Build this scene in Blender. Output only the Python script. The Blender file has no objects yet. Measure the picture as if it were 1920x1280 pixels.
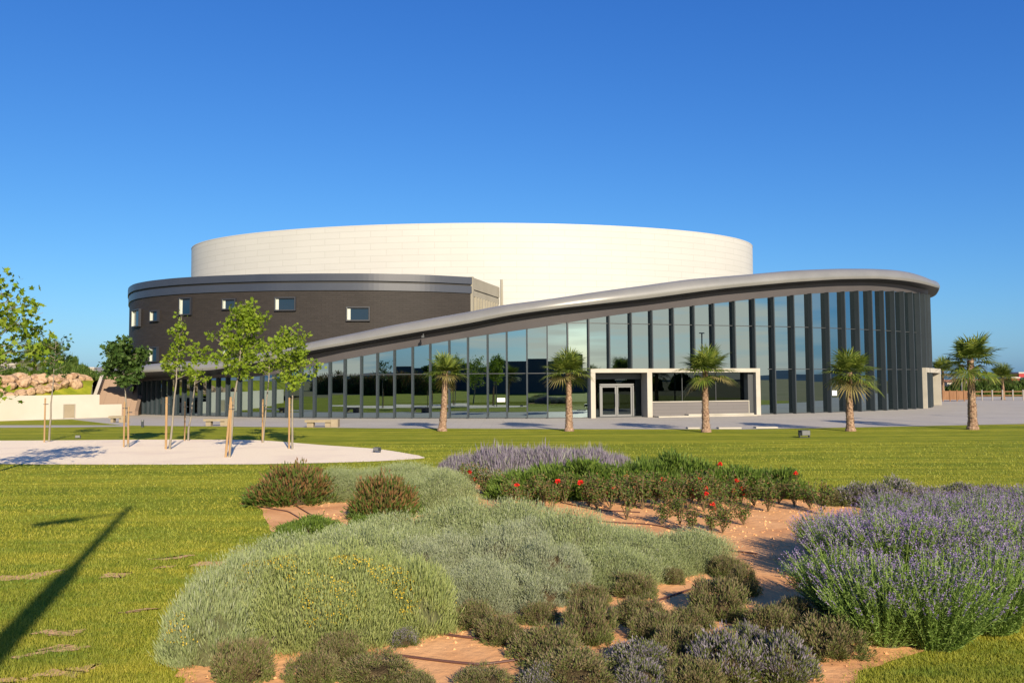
import bpy, math
import numpy as np
from mathutils import Vector

# ------------------------------------------------------------------ camera model
F=1493.33; H=2.5; PIT=math.atan(75/F); ROLL=math.radians(.35)
fw=np.array([0,math.cos(PIT),math.sin(PIT)]); r0=np.array([1.,0,0]); u0=np.cross(r0,fw)
rt=r0*math.cos(ROLL)-u0*math.sin(ROLL); up=u0*math.cos(ROLL)+r0*math.sin(ROLL)
def proj(p):
    d=np.asarray(p,float)-np.array([0,0,H]); z=d@fw
    return 960+F*(d@rt)/z, 640-F*(d@up)/z
def ray(x,y): return fw+rt*(x-960)/F+up*(640-y)/F
def at(x,y,z=0.):
    d=ray(x,y); t=(z-H)/d[2]; return np.array([d[0]*t,d[1]*t,z])
def dep(x,y,Y):
    d=ray(x,y); t=Y/d[1]; return np.array([d[0]*t,Y,H+d[2]*t])

sc=bpy.context.scene
cam=bpy.data.objects.new('camera',bpy.data.cameras.new('camera')); sc.collection.objects.link(cam)
cam.data.sensor_width=36; cam.data.lens=28.0; cam.data.clip_end=6000; cam.data.clip_start=.05
from mathutils import Matrix
cam.matrix_world=Matrix(((rt[0],up[0],-fw[0],0),(rt[1],up[1],-fw[1],0),(rt[2],up[2],-fw[2],H),(0,0,0,1)))
sc.camera=cam

# ------------------------------------------------------------------ sky, sun, exposure
EL=math.radians(24); SD=np.array([.32,-.95]); SD=SD/np.linalg.norm(SD)
w=bpy.data.worlds.new("World"); sc.world=w; w.use_nodes=True
nt=w.node_tree; N=nt.nodes; L=nt.links; N.clear()
out=N.new('ShaderNodeOutputWorld'); bg=N.new('ShaderNodeBackground'); sky=N.new('ShaderNodeTexSky')
sky.sky_type='NISHITA'; sky.sun_disc=False; sky.sun_elevation=EL
sky.sun_rotation=math.atan2(SD[0],SD[1])
sky.air_density=1.0; sky.dust_density=.8; sky.ozone_density=2.0; sky.altitude=50
# colour response of the photo's clear deep blue sky: a gain and gamma per channel
ss=N.new('ShaderNodeSeparateColor'); L.new(sky.outputs[0],ss.inputs[0]); hs=N.new('ShaderNodeCombineColor')
for ch,(g_,p_) in enumerate(((.177,1.35),(.473,1.08),(1.42,.72))):
    a_=N.new('ShaderNodeMath'); a_.operation='POWER'; a_.inputs[1].default_value=p_; L.new(ss.outputs[ch],a_.inputs[0])
    b_=N.new('ShaderNodeMath'); b_.operation='MULTIPLY'; b_.inputs[1].default_value=g_; L.new(a_.outputs[0],b_.inputs[0]); L.new(b_.outputs[0],hs.inputs[ch])
# thin cream cloud streaks low in the sky behind the photographer (seen mirrored in the glass)
geo=N.new('ShaderNodeTexCoord'); sp=N.new('ShaderNodeSeparateXYZ'); L.new(geo.outputs['Generated'],sp.inputs[0])
mp=N.new('ShaderNodeMapping'); mp.inputs['Scale'].default_value=(1.6,1.6,16); L.new(geo.outputs['Generated'],mp.inputs[0])
nz=N.new('ShaderNodeTexNoise'); nz.inputs['Scale'].default_value=2.2; nz.inputs['Detail'].default_value=5; L.new(mp.outputs[0],nz.inputs['Vector'])
rp=N.new('ShaderNodeMapRange'); rp.inputs[1].default_value=.38; rp.inputs[2].default_value=.55; L.new(nz.outputs[0],rp.inputs[0])
bk=N.new('ShaderNodeMapRange'); bk.inputs[1].default_value=-.15; bk.inputs[2].default_value=-.6; L.new(sp.outputs['Y'],bk.inputs[0])
lo=N.new('ShaderNodeMapRange'); lo.inputs[1].default_value=.30; lo.inputs[2].default_value=.10; L.new(sp.outputs['Z'],lo.inputs[0])
m1=N.new('ShaderNodeMath'); m1.operation='MULTIPLY'; L.new(rp.outputs[0],m1.inputs[0]); L.new(bk.outputs[0],m1.inputs[1])
m2=N.new('ShaderNodeMath'); m2.operation='MULTIPLY'; L.new(m1.outputs[0],m2.inputs[0]); L.new(lo.outputs[0],m2.inputs[1])
m3=N.new('ShaderNodeMath'); m3.operation='MULTIPLY'; m3.inputs[1].default_value=.9; L.new(m2.outputs[0],m3.inputs[0])
mx=N.new('ShaderNodeMixRGB'); mx.inputs[2].default_value=(6.8,5.9,4.8,1); L.new(m3.outputs[0],mx.inputs[0]); L.new(hs.outputs[0],mx.inputs[1])
L.new(mx.outputs[0],bg.inputs['Color']); bg.inputs['Strength'].default_value=.10
L.new(bg.outputs[0],out.inputs[0])
sun=bpy.data.objects.new('sun',bpy.data.lights.new('sun','SUN')); sc.collection.objects.link(sun)
sun.data.energy=5.0; sun.data.angle=math.radians(.5); sun.data.color=(1,.85,.64)
d=Vector((-SD[0]*math.cos(EL),-SD[1]*math.cos(EL),-math.sin(EL)))
sun.rotation_euler=d.to_track_quat('-Z','Y').to_euler(); sun.location=(0,-20,30)
sc.view_settings.view_transform='Standard'; sc.view_settings.look='None'; sc.view_settings.exposure=.70; sc.view_settings.gamma=1
sc.cycles.caustics_reflective=False; sc.cycles.caustics_refractive=False
sc.cycles.max_bounces=6; sc.cycles.transparent_max_bounces=8

rng=np.random.default_rng(7)
# ------------------------------------------------------------------ helpers
COL=sc.collection
def tag(o,label=None,cat=None,group=None,kind=None):
    if label: o['label']=label
    if cat: o['category']=cat
    if group: o['group']=group
    if kind: o['kind']=kind
    return o
def empty(name,loc=(0,0,0),rz=0,parent=None):
    o=bpy.data.objects.new(name,None); COL.objects.link(o); o.location=loc; o.rotation_euler=(0,0,rz); o.empty_display_size=.2
    if parent: o.parent=parent
    return o
def mesh(name,parts,mats,smooth=False,uv=None):
    """parts: list of (V,F,matindex); F is an (n,k) array"""
    me=bpy.data.meshes.new(name)
    VV=[];LV=[];LS=[];MI=[];off=0;lo_=0
    for V,Fc,mi in parts:
        V=np.asarray(V,float).reshape(-1,3); Fc=np.asarray(Fc,int)
        if Fc.size==0: continue
        VV.append(V); LV.append((Fc+off).ravel()); n,k=Fc.shape
        LS.append(lo_+np.arange(n)*k); MI.append(np.full(n,mi)); off+=len(V); lo_+=n*k
    V=np.concatenate(VV); LV=np.concatenate(LV); LS=np.concatenate(LS); MI=np.concatenate(MI)
    me.vertices.add(len(V)); me.vertices.foreach_set('co',V.astype(np.float32).ravel())
    me.loops.add(len(LV)); me.loops.foreach_set('vertex_index',LV.astype(np.int32))
    me.polygons.add(len(LS)); me.polygons.foreach_set('loop_start',LS.astype(np.int32))
    me.polygons.foreach_set('material_index',MI.astype(np.int32))
    me.update(calc_edges=True)
    me.polygons.foreach_set('use_smooth',np.full(len(LS),bool(smooth)))
    if uv is not None:
        ul=me.uv_layers.new(name='UVMap'); ul.data.foreach_set('uv',np.asarray(uv,np.float32)[LV].ravel())
    for m in (mats if isinstance(mats,(list,tuple)) else [mats]): me.materials.append(m)
    me.validate()
    return me
def ob(name,me,parent=None,loc=(0,0,0),rz=0):
    o=bpy.data.objects.new(name,me); COL.objects.link(o); o.location=loc; o.rotation_euler=(0,0,rz)
    if parent: o.parent=parent
    return o
def obj(name,parts,mats,parent=None,smooth=False,uv=None,loc=(0,0,0),rz=0):
    return ob(name,mesh(name,parts,mats,smooth,uv),parent,loc,rz)
BF=np.array([[0,3,2,1],[4,5,6,7],[0,1,5,4],[1,2,6,5],[2,3,7,6],[3,0,4,7]])
def box(x0,x1,y0,y1,z0,z1,mi=0):
    return (np.array([[x0,y0,z0],[x1,y0,z0],[x1,y1,z0],[x0,y1,z0],[x0,y0,z1],[x1,y0,z1],[x1,y1,z1],[x0,y1,z1]],float),BF,mi)
def obox(c,ax,ay,az,mi=0):
    """box from centre and three half-axis vectors"""
    c,ax,ay,az=[np.asarray(q,float) for q in (c,ax,ay,az)]
    V=[c-ax-ay-az,c+ax-ay-az,c+ax+ay-az,c-ax+ay-az,c-ax-ay+az,c+ax-ay+az,c+ax+ay+az,c-ax+ay+az]
    return (np.array(V),BF,mi)
def tube(P,R,k=8,mi=0,cap=True):
    P=np.asarray(P,float); n=len(P); R=np.broadcast_to(np.asarray(R,float),(n,))
    T=np.gradient(P,axis=0); T/=np.linalg.norm(T,axis=1)[:,None]+1e-9
    ref=np.array([0,0,1.]) if abs(T[0][2])<.9 else np.array([1.,0,0])
    V=[]
    for i in range(n):
        a=np.cross(T[i],ref); a/=np.linalg.norm(a)+1e-9; b=np.cross(T[i],a)
        t=np.arange(k)*2*np.pi/k
        V.append(P[i]+R[i]*(np.cos(t)[:,None]*a+np.sin(t)[:,None]*b))
    V=np.concatenate(V); Fc=[]
    for i in range(n-1):
        for j in range(k):
            q=(j+1)%k; Fc.append([i*k+j,(i+1)*k+j,(i+1)*k+q,i*k+q])
    if cap:
        V=np.vstack([V,P[0],P[-1]]); a=len(V)-2
        for j in range(k):
            q=(j+1)%k; Fc.append([a,a,j,q][1:]+[a]) if False else None
    return (V,np.array(Fc),mi)
def capf(P,R,k,mi=0):
    P=np.asarray(P,float);t=np.arange(k)*2*np.pi/k
    return (np.stack([P[0]+R*np.cos(t),P[1]+R*np.sin(t),P[2]+0*t],1),np.arange(k)[None,:],mi)
def grid(V,nu,nv):
    i=np.arange(nu-1)[:,None]*nv+np.arange(nv-1)[None,:]
    return np.stack([i,i+nv,i+nv+1,i+1],-1).reshape(-1,4)
def poly(P,z,mi=0):
    P=np.asarray(P,float); V=np.column_stack([P[:,0],P[:,1],np.full(len(P),z)])
    a=np.sum(P[:,0]*np.roll(P[:,1],-1)-np.roll(P[:,0],-1)*P[:,1])
    idx=np.arange(len(P)); idx=idx if a>0 else idx[::-1]
    return (V,idx[None,:],mi)
def inpoly(X,Y,P):
    P=np.asarray(P)[:,:2]; r=np.zeros(len(X),bool); j=len(P)-1
    for i in range(len(P)):
        xi,yi=P[i];xj,yj=P[j]
        c=((yi>Y)!=(yj>Y))&(X<(xj-xi)*(Y-yi)/(yj-yi+1e-12)+xi); r^=c; j=i
    return r
def smoothpoly(P,n=3,closed=True):
    P=np.asarray(P,float)
    for _ in range(n):
        Q=np.roll(P,-1,0); P=np.stack([.75*P+.25*Q,.25*P+.75*Q],1).reshape(-1,P.shape[1])
    return P
def unit(v): return v/(np.linalg.norm(v,axis=-1,keepdims=True)+1e-9)
def blades(P,D,Ln,W,r,mi=0):
    n=len(P); s=unit(np.cross(D,r.normal(size=(n,3)))); Ln=np.asarray(Ln)*np.ones(n); W=np.asarray(W)*np.ones(n)
    V=np.stack([P-s*W[:,None]/2,P+s*W[:,None]/2,P+D*Ln[:,None]],1).reshape(-1,3)
    return (V,np.arange(3*n).reshape(n,3),mi)
def leaves(P,D,Ln,W,r,mi=0):
    n=len(P); s=unit(np.cross(D,r.normal(size=(n,3)))); Ln=np.asarray(Ln)*np.ones(n); W=np.asarray(W)*np.ones(n)
    V=np.stack([P,P+D*Ln[:,None]*.5+s*W[:,None]/2,P+D*Ln[:,None],P+D*Ln[:,None]*.5-s*W[:,None]/2],1).reshape(-1,3)
    return (V,np.arange(4*n).reshape(n,4),mi)

# ------------------------------------------------------------------ materials
def newmat(name):
    m=bpy.data.materials.new(name); m.use_nodes=True; return m,m.node_tree.nodes,m.node_tree.links,m.node_tree.nodes['Principled BSDF']
def flat(name,c,rough=.6,metal=0,spec=.5):
    m,n,l,p=newmat(name); p.inputs['Base Color'].default_value=(*c,1); p.inputs['Roughness'].default_value=rough
    p.inputs['Metallic'].default_value=metal; p.inputs['Specular IOR Level'].default_value=spec; return m
def noisy(name,c1,c2,scale=3,rough=.8,bump=0,bscale=None,stretch=(1,1,1),metal=0,c3=None,scale2=None,spec=.3,detail=8,bdist=.05):
    m,n,l,p=newmat(name); tc=n.new('ShaderNodeTexCoord'); mp=n.new('ShaderNodeMapping'); mp.inputs['Scale'].default_value=stretch
    l.new(tc.outputs['Object'],mp.inputs[0]); nz=n.new('ShaderNodeTexNoise'); nz.inputs['Scale'].default_value=scale; nz.inputs['Detail'].default_value=detail
    nz.inputs['Roughness'].default_value=.65
    l.new(mp.outputs[0],nz.inputs['Vector']); cr=n.new('ShaderNodeValToRGB'); cr.color_ramp.elements[0].position=.32; cr.color_ramp.elements[1].position=.68
    cr.color_ramp.elements[0].color=(*c1,1); cr.color_ramp.elements[1].color=(*c2,1); l.new(nz.outputs[0],cr.inputs[0]); col=cr.outputs[0]
    if c3 is not None:
        n2=n.new('ShaderNodeTexNoise'); n2.inputs['Scale'].default_value=scale2; n2.inputs['Detail'].default_value=5; l.new(mp.outputs[0],n2.inputs['Vector'])
        mr=n.new('ShaderNodeMapRange'); mr.inputs[1].default_value=.5; mr.inputs[2].default_value=.68; l.new(n2.outputs[0],mr.inputs[0])
        mx=n.new('ShaderNodeMixRGB'); l.new(mr.outputs[0],mx.inputs[0]); l.new(col,mx.inputs[1]); mx.inputs[2].default_value=(*c3,1); col=mx.outputs[0]
    l.new(col,p.inputs['Base Color']); p.inputs['Roughness'].default_value=rough; p.inputs['Metallic'].default_value=metal; p.inputs['Specular IOR Level'].default_value=spec
    if bump:
        n3=n.new('ShaderNodeTexNoise'); n3.inputs['Scale'].default_value=bscale or scale*4; n3.inputs['Detail'].default_value=8; l.new(mp.outputs[0],n3.inputs['Vector'])
        b=n.new('ShaderNodeBump'); b.inputs['Strength'].default_value=bump; b.inputs['Distance'].default_value=bdist; l.new(n3.outputs[0],b.inputs['Height']); l.new(b.outputs[0],p.inputs['Normal'])
    return m
def leafm(name,cols,trans=.3,rough=.6,noise=None):
    """each leaf takes one of the colours"""
    m=bpy.data.materials.new(name); m.use_nodes=True; n=m.node_tree.nodes; l=m.node_tree.links; n.clear()
    o=n.new('ShaderNodeOutputMaterial'); g=n.new('ShaderNodeNewGeometry'); cr=n.new('ShaderNodeValToRGB'); cr.color_ramp.interpolation='LINEAR'
    e=cr.color_ramp.elements
    for i in range(len(cols)-2): e.new(.5)
    for i,c in enumerate(cols): e[i].position=i/(len(cols)-1); e[i].color=(*c,1)
    l.new(g.outputs['Random Per Island'],cr.inputs[0])
    col=cr.outputs[0]
    if noise:   # broad patches of greener and drier growth
        tc=n.new('ShaderNodeTexCoord'); nz=n.new('ShaderNodeTexNoise'); nz.inputs['Scale'].default_value=noise[2]; nz.inputs['Detail'].default_value=6; nz.inputs['Roughness'].default_value=.7; mpp=n.new('ShaderNodeMapping'); mpp.inputs['Scale'].default_value=(.4,1.3,1); l.new(tc.outputs['Object'],mpp.inputs[0]); l.new(mpp.outputs[0],nz.inputs['Vector'])
        r2=n.new('ShaderNodeValToRGB'); r2.color_ramp.elements[0].position=.36; r2.color_ramp.elements[1].position=.64; a,b=noise[:2]
        r2.color_ramp.elements[0].color=(a,a*1.35,a*1.3,1); r2.color_ramp.elements[1].color=(b*1.12,b,b*.9,1); l.new(nz.outputs[0],r2.inputs[0])
        m0=n.new('ShaderNodeMixRGB'); m0.blend_type='MULTIPLY'; m0.inputs[0].default_value=1; l.new(col,m0.inputs[1]); l.new(r2.outputs[0],m0.inputs[2]); col=m0.outputs[0]
    d=n.new('ShaderNodeBsdfPrincipled'); d.inputs['Roughness'].default_value=rough; d.inputs['Specular IOR Level'].default_value=.25
    t=n.new('ShaderNodeBsdfTranslucent'); mx=n.new('ShaderNodeMixShader'); mx.inputs[0].default_value=trans
    l.new(col,d.inputs['Base Color']); l.new(col,t.inputs['Color']); l.new(d.outputs[0],mx.inputs[1]); l.new(t.outputs[0],mx.inputs[2]); l.new(mx.outputs[0],o.inputs[0])
    return m
def brickm(name,c1,c2,mortar,bw,bh,ms,rough=.6,bump=.3,spec=.4,offset=.5,vary=.0,metal=0,nscale=.15,c3=None,mix3=.35):
    m,n,l,p=newmat(name); tc=n.new('ShaderNodeTexCoord'); b=n.new('ShaderNodeTexBrick'); l.new(tc.outputs['UV'],b.inputs['Vector'])
    b.inputs['Scale'].default_value=1; b.inputs['Brick Width'].default_value=bw; b.inputs['Row Height'].default_value=bh; b.inputs['Mortar Size'].default_value=ms
    b.offset=offset; b.inputs['Color1'].default_value=(*c1,1); b.inputs['Color2'].default_value=(*c2,1); b.inputs['Mortar'].default_value=(*mortar,1)
    nz=n.new('ShaderNodeTexNoise'); nz.inputs['Scale'].default_value=nscale; nz.inputs['Detail'].default_value=8; l.new(tc.outputs['UV'],nz.inputs['Vector'])
    mr=n.new('ShaderNodeMapRange'); mr.inputs[1].default_value=.35; mr.inputs[2].default_value=.7; mr.inputs[3].default_value=0; mr.inputs[4].default_value=mix3; l.new(nz.outputs[0],mr.inputs[0])
    mx=n.new('ShaderNodeMixRGB'); l.new(mr.outputs[0],mx.inputs[0]); l.new(b.outputs['Color'],mx.inputs[1]); c3=c3 or tuple(x*.6 for x in c1); mx.inputs[2].default_value=(*c3,1)
    l.new(mx.outputs[0],p.inputs['Base Color']); p.inputs['Roughness'].default_value=rough; p.inputs['Specular IOR Level'].default_value=spec; p.inputs['Metallic'].default_value=metal
    if bump:
        bb=n.new('ShaderNodeBump'); bb.inputs['Strength'].default_value=bump; bb.inputs['Distance'].default_value=.02; l.new(b.outputs['Fac'],bb.inputs['Height']); bb.invert=True; l.new(bb.outputs[0],p.inputs['Normal'])
    return m
M={}
M['drum']=brickm('white_panels',(.445,.445,.425),(.43,.43,.41),(.30,.30,.275),3.2,.62,.014,rough=.5,bump=.15,spec=.3,mix3=.12,nscale=.25)
M['drumcap']=flat('white_coping',(.46,.445,.415),.5)
M['brick']=brickm('dark_brick',(.031,.0265,.0245),(.024,.0205,.019),(.020,.0175,.0165),.6,.16,.02,rough=.6,bump=.35,spec=.22,mix3=.25,nscale=.3)
M['redbrick']=brickm('brown_brick',(.10,.062,.05),(.085,.05,.04),(.06,.045,.04),.5,.15,.02,rough=.7,bump=.3)
M['cap']=noisy('blue_grey_metal',(.026,.033,.052),(.032,.040,.060),.5,rough=.4,spec=.5)
M['rim']=noisy('silver_rim',(.20,.20,.192),(.24,.238,.228),.4,rough=.36,metal=.25,spec=.55)
M['rimshade']=flat('shaded_underside',(.012,.010,.010),.5)  # near-black colour paints in the shade under the roof rim
M['fascia']=noisy('grey_fascia',(.070,.065,.070),(.085,.079,.084),.25,rough=.6,spec=.3)
M['fin']=noisy('slate_fin',(.029,.038,.046),(.036,.046,.055),.6,rough=.5,spec=.3)
M['black']=flat('dark_recess',(.012,.012,.014),.6)
M['dark']=flat('dark_grey_metal',(.045,.05,.055),.45)
M['concrete']=noisy('cream_concrete',(.37,.345,.29),(.41,.385,.33),.9,rough=.8,bump=.15,bscale=14,c3=(.32,.30,.25),scale2=.6)
M['white']=noisy('white_render',(.44,.40,.34),(.47,.435,.375),.7,rough=.85,bump=.1,bscale=20,c3=(.40,.36,.30),scale2=.35)
M['cream']=noisy('cream_metal',(.27,.25,.20),(.31,.29,.235),.8,rough=.6)
M['alu']=flat('aluminium',(.17,.175,.18),.4,.3)
M['greywall']=brickm('grey_cladding',(.135,.125,.125),(.125,.118,.118),(.09,.085,.085),2.4,.24,.01,rough=.7,bump=.1)
M['jamb']=noisy('pale_jamb',(.42,.45,.41),(.46,.49,.44),.9,rough=.7)
M['winframe']=flat('grey_window_frame',(.022,.024,.032),.45)
M['winglass']=flat('window_blue_glass',(.006,.022,.045),.08,0,.45)
M['paper']=noisy('paper',(.75,.75,.75),(.8,.8,.8),4,rough=.9)
M['ink']=flat('ink',(.2,.2,.2),.9)
M['wood']=noisy('pine_stake',(.27,.165,.075),(.36,.235,.12),3,rough=.8,stretch=(3,3,.5),bump=.3)
M['bark']=noisy('pale_bark',(.16,.14,.11),(.27,.24,.19),6,rough=.85,bump=.4,stretch=(1,1,.4))
M['palmbark']=noisy('palm_bark',(.11,.055,.035),(.40,.28,.19),7,rough=.9,bump=.7,bscale=14,stretch=(1,1,1.3))
M['soil']=noisy('orange_soil',(.62,.315,.135),(.74,.415,.195),1.6,rough=.95,bump=.4,bscale=9,c3=(.52,.25,.11),scale2=1.1,spec=.1,bdist=.04)
M['worn']=noisy('worn_lawn_earth',(.50,.33,.15),(.66,.40,.22),7,rough=.95,bump=.5,bscale=30,spec=.05,c3=(.26,.27,.05),scale2=3.5)
M['gravel']=noisy('cream_gravel',(.80,.67,.50),(.89,.77,.59),16,rough=.95,bump=.45,bscale=36,spec=.1,c3=(.78,.65,.50),scale2=.5,bdist=.04)
M['earth']=noisy('dry_earth',(.15,.15,.06),(.24,.2,.1),.12,rough=.95,bump=.3,bscale=3,spec=.1)
M['hose']=flat('brown_hose',(.09,.04,.03),.5)
M['rock']=noisy('peach_rock',(.36,.235,.14),(.47,.34,.22),1.3,rough=.9,bump=.8,bscale=4,spec=.1,c3=(.27,.155,.09),scale2=1.8,bdist=.12)
M['stair']=brickm('stair_stone',(.28,.20,.145),(.25,.175,.13),(.17,.12,.09),1.0,.2,.01,rough=.85,bump=.2)
M['bench']=noisy('beige_stone',(.24,.20,.135),(.29,.24,.165),2,rough=.85,bump=.2)
M['terracotta']=noisy('orange_roof_tiles',(0.300,0.132,0.072),(0.348,0.180,0.102),1,rough=.9)
M['house']=noisy('white_house_wall',(0.372,0.336,0.300),(0.420,0.384,0.348),.3,rough=.9)
M['redhouse']=noisy('red_house_wall',(0.300,0.030,0.036),(0.330,0.048,0.048),.3,rough=.9)
M['greyhouse']=noisy('grey_house_wall',(0.204,0.192,0.186),(0.252,0.228,0.210),.3,rough=.9)
M['timber']=noisy('timber_fence',(0.168,0.084,0.042),(0.240,0.132,0.072),1.5,rough=.9,stretch=(4,4,.5))
M['hill']=noisy('hazy_hill',(.05,.085,.12),(.075,.115,.15),.004,rough=1,spec=0)  # bluish tone carries the haze of distance in the hill colour
# leaves
M['santo']=leafm('grey_green_leaf',[(.19,.24,.09),(.265,.315,.135),(.34,.38,.19),(.215,.27,.105)],.25)
M['santo_y']=leafm('yellow_green_leaf',[(.21,.265,.075),(.29,.34,.11),(.37,.40,.16),(.24,.30,.09)],.25)
M['santo_g']=leafm('silver_leaf',[(.19,.225,.125),(.29,.33,.205),(.38,.41,.285),(.23,.255,.15)],.2)
M['core']=noisy('twiggy_core',(.07,.08,.035),(.11,.11,.055),8,rough=.95,spec=.05)
M['twig']=noisy('brown_twigs',(.055,.04,.022),(.10,.075,.04),30,rough=.95,spec=.05,bump=.8,bscale=40)
M['yellow']=leafm('yellow_bud',[(.45,.30,.02),(.55,.40,.03),(.35,.28,.03)],.1)
M['thyme']=leafm('olive_leaf',[(.08,.115,.022),(.14,.17,.045),(.19,.205,.07),(.10,.13,.03)],.2)
M['thyme_b']=leafm('brown_leaf',[(.15,.11,.065),(.20,.16,.08),(.13,.11,.055),(.24,.185,.12)],.2)
M['lilac']=leafm('grey_lilac_bud',[(.15,.125,.165),(.21,.185,.235),(.28,.255,.285)],.15)
M['dgreen']=leafm('green_leaf',[(.045,.085,.012),(.085,.14,.02),(.12,.17,.035),(.06,.1,.016)],.3)
M['hedge']=leafm('fresh_green_leaf',[(.07,.13,.015),(.12,.20,.025),(.18,.25,.045),(.09,.15,.02)],.3)
M['redtip']=leafm('reddish_leaf',[(.16,.075,.03),(.23,.12,.05),(.19,.14,.05),(.12,.10,.03)],.25)
M['lavleaf']=leafm('lavender_leaf',[(.115,.20,.03),(.18,.28,.055),(.25,.34,.09),(.145,.24,.04)],.25)
M['lavfl']=leafm('lavender_flower',[(.16,.10,.27),(.24,.17,.37),(.32,.26,.42),(.20,.15,.27)],.15)
M['rose']=leafm('red_petal',[(.62,.02,.015),(.75,.035,.02),(.6,.015,.02)],.2)
M['rosestem']=flat('rose_stem',(.14,.10,.05),.7)
M['tree']=leafm('plane_leaf',[(.12,.20,.010),(.18,.27,.016),(.24,.31,.03),(.14,.22,.013)],.4)
M['treedark']=leafm('dark_leaf',[(.03,.065,.012),(.05,.10,.018),(.075,.13,.025),(.04,.08,.012)],.3)
M['palm']=leafm('palm_leaf',[(.05,.085,.012),(.10,.15,.018),(.20,.235,.04),(.07,.11,.013)],.3)
M['palmdry']=leafm('palm_dry_leaf',[(.17,.14,.045),(.22,.18,.07),(.14,.14,.035)],.2)
M['grass']=leafm('grass_blade',[(.185,.215,.020),(.275,.295,.036),(.37,.36,.065),(.23,.25,.026)],.3,noise=(.55,1.15,1.1))
def lawnmat():
    m,n,l,p=newmat('mown_lawn'); tc=n.new('ShaderNodeTexCoord')
    def noise(sc_,st,det=6):
        mp=n.new('ShaderNodeMapping'); mp.inputs['Scale'].default_value=st; l.new(tc.outputs['Object'],mp.inputs[0])
        z=n.new('ShaderNodeTexNoise'); z.inputs['Scale'].default_value=sc_; z.inputs['Detail'].default_value=det; z.inputs['Roughness'].default_value=.6; l.new(mp.outputs[0],z.inputs['Vector']); return z.outputs[0]
    def ramp(f,a,b,c1,c2):
        r=n.new('ShaderNodeValToRGB'); r.color_ramp.elements[0].position=a; r.color_ramp.elements[1].position=b; r.color_ramp.elements[0].color=(*c1,1); r.color_ramp.elements[1].color=(*c2,1); l.new(f,r.inputs[0]); return r.outputs[0]
    def mix(f,a,b,amt=1,mode='MIX'):
        x=n.new('ShaderNodeMixRGB'); x.blend_type=mode
        if isinstance(f,float): x.inputs[0].default_value=f
        else: l.new(f,x.inputs[0])
        l.new(a,x.inputs[1]); l.new(b,x.inputs[2]) if not isinstance(b,tuple) else None
        if isinstance(b,tuple): x.inputs[2].default_value=(*b,1)
        return x.outputs[0]
    base=ramp(noise(1.1,(1,1,1)),.3,.7,(.20,.235,.018),(.29,.305,.03))
    fine=ramp(noise(42,(1,1,1),4),.3,.7,(.55,.55,.55),(1.35,1.35,1.35))
    col=mix(1.0,base,fine,mode='MULTIPLY')
    # mowing bands across the view
    st=ramp(noise(.55,(.12,1.9,1),3),.42,.6,(.80,.86,.8),(1.34,1.22,1.25))
    col=mix(1.0,col,st,mode='MULTIPLY')
    dry=n.new('ShaderNodeMapRange'); dry.inputs[1].default_value=.60; dry.inputs[2].default_value=.78; l.new(noise(.8,(.5,1.5,1),7),dry.inputs[0])
    d2=n.new('ShaderNodeMath'); d2.operation='MULTIPLY'; d2.inputs[1].default_value=.45; l.new(dry.outputs[0],d2.inputs[0])
    col=mix(d2.outputs[0],col,(.27,.19,.06))
    l.new(col,p.inputs['Base Color']); p.inputs['Roughness'].default_value=.95; p.inputs['Specular IOR Level'].default_value=.08
    b=n.new('ShaderNodeBump'); b.inputs['Strength'].default_value=.8; b.inputs['Distance'].default_value=.04; l.new(noise(55,(1,1,1),4),b.inputs['Height']); l.new(b.outputs[0],p.inputs['Normal'])
    return m
M['lawn']=lawnmat()
M['plaza']=brickm('plaza_paving',(.43,.40,.35),(.39,.36,.315),(.26,.24,.20),1.2,.6,.012,rough=.75,bump=.1,spec=.35,mix3=.5,nscale=.22,c3=(.33,.305,.265))
def glassmat(nm='mirror_tint_glass',f0=.50):
    m=bpy.data.materials.new(nm); m.use_nodes=True; n=m.node_tree.nodes; l=m.node_tree.links; n.clear()
    o=n.new('ShaderNodeOutputMaterial'); g=n.new('ShaderNodeBsdfGlossy'); g.inputs['Color'].default_value=(.60,.78,.84,1); g.inputs['Roughness'].default_value=.0
    t=n.new('ShaderNodeBsdfTransparent'); t.inputs['Color'].default_value=(.10,.14,.14,1)
    fr=n.new('ShaderNodeFresnel'); fr.inputs[0].default_value=1.5
    mr=n.new('ShaderNodeMapRange'); mr.inputs[1].default_value=0; mr.inputs[2].default_value=1; mr.inputs[3].default_value=f0; mr.inputs[4].default_value=1; l.new(fr.outputs[0],mr.inputs[0])
    mx=n.new('ShaderNodeMixShader'); l.new(mr.outputs[0],mx.inputs[0]); l.new(t.outputs[0],mx.inputs[1]); l.new(g.outputs[0],mx.inputs[2]); l.new(mx.outputs[0],o.inputs[0]); return m
M['glass']=glassmat(); M['glassd']=glassmat('dark_door_glass',.05)

# ================================================================== GROUND
G=lambda pts: np.array([at(x,y)[:2] for x,y in pts])
R_=2500
tag(obj('ground',[(np.array([[-R_,-R_,-.06],[R_,-R_,-.06],[R_,R_,-.06],[-R_,R_,-.06]]),np.array([[0,1,2,3]]),0)],M['earth']),kind='structure')
lawn_edge=[(-600,778),(-60,787),(0,789),(135,786),(232,797.5),(480,800),(700,802.5),(960,803.5),(1100,804.2),(1400,804.5),(1600,801),(1700,799),(1823,796.5),(1920,794.5),(2100,790),(2500,784)]
le=G(lawn_edge)
lawnP=np.vstack([le,[[70,-70],[-70,-70]]])
tag(obj('lawn',[poly(lawnP,0.0)],M['lawn']),kind='structure')
pz=np.vstack([le[::-1],[[-34,66],[-34,130],[-6,130],[120,130],[120,60]]])
V,Fc,mi=poly(pz,-.006)
tag(obj('plaza',[(V,Fc,mi)],M['plaza'],uv=V[:,:2]),kind='structure')
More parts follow.
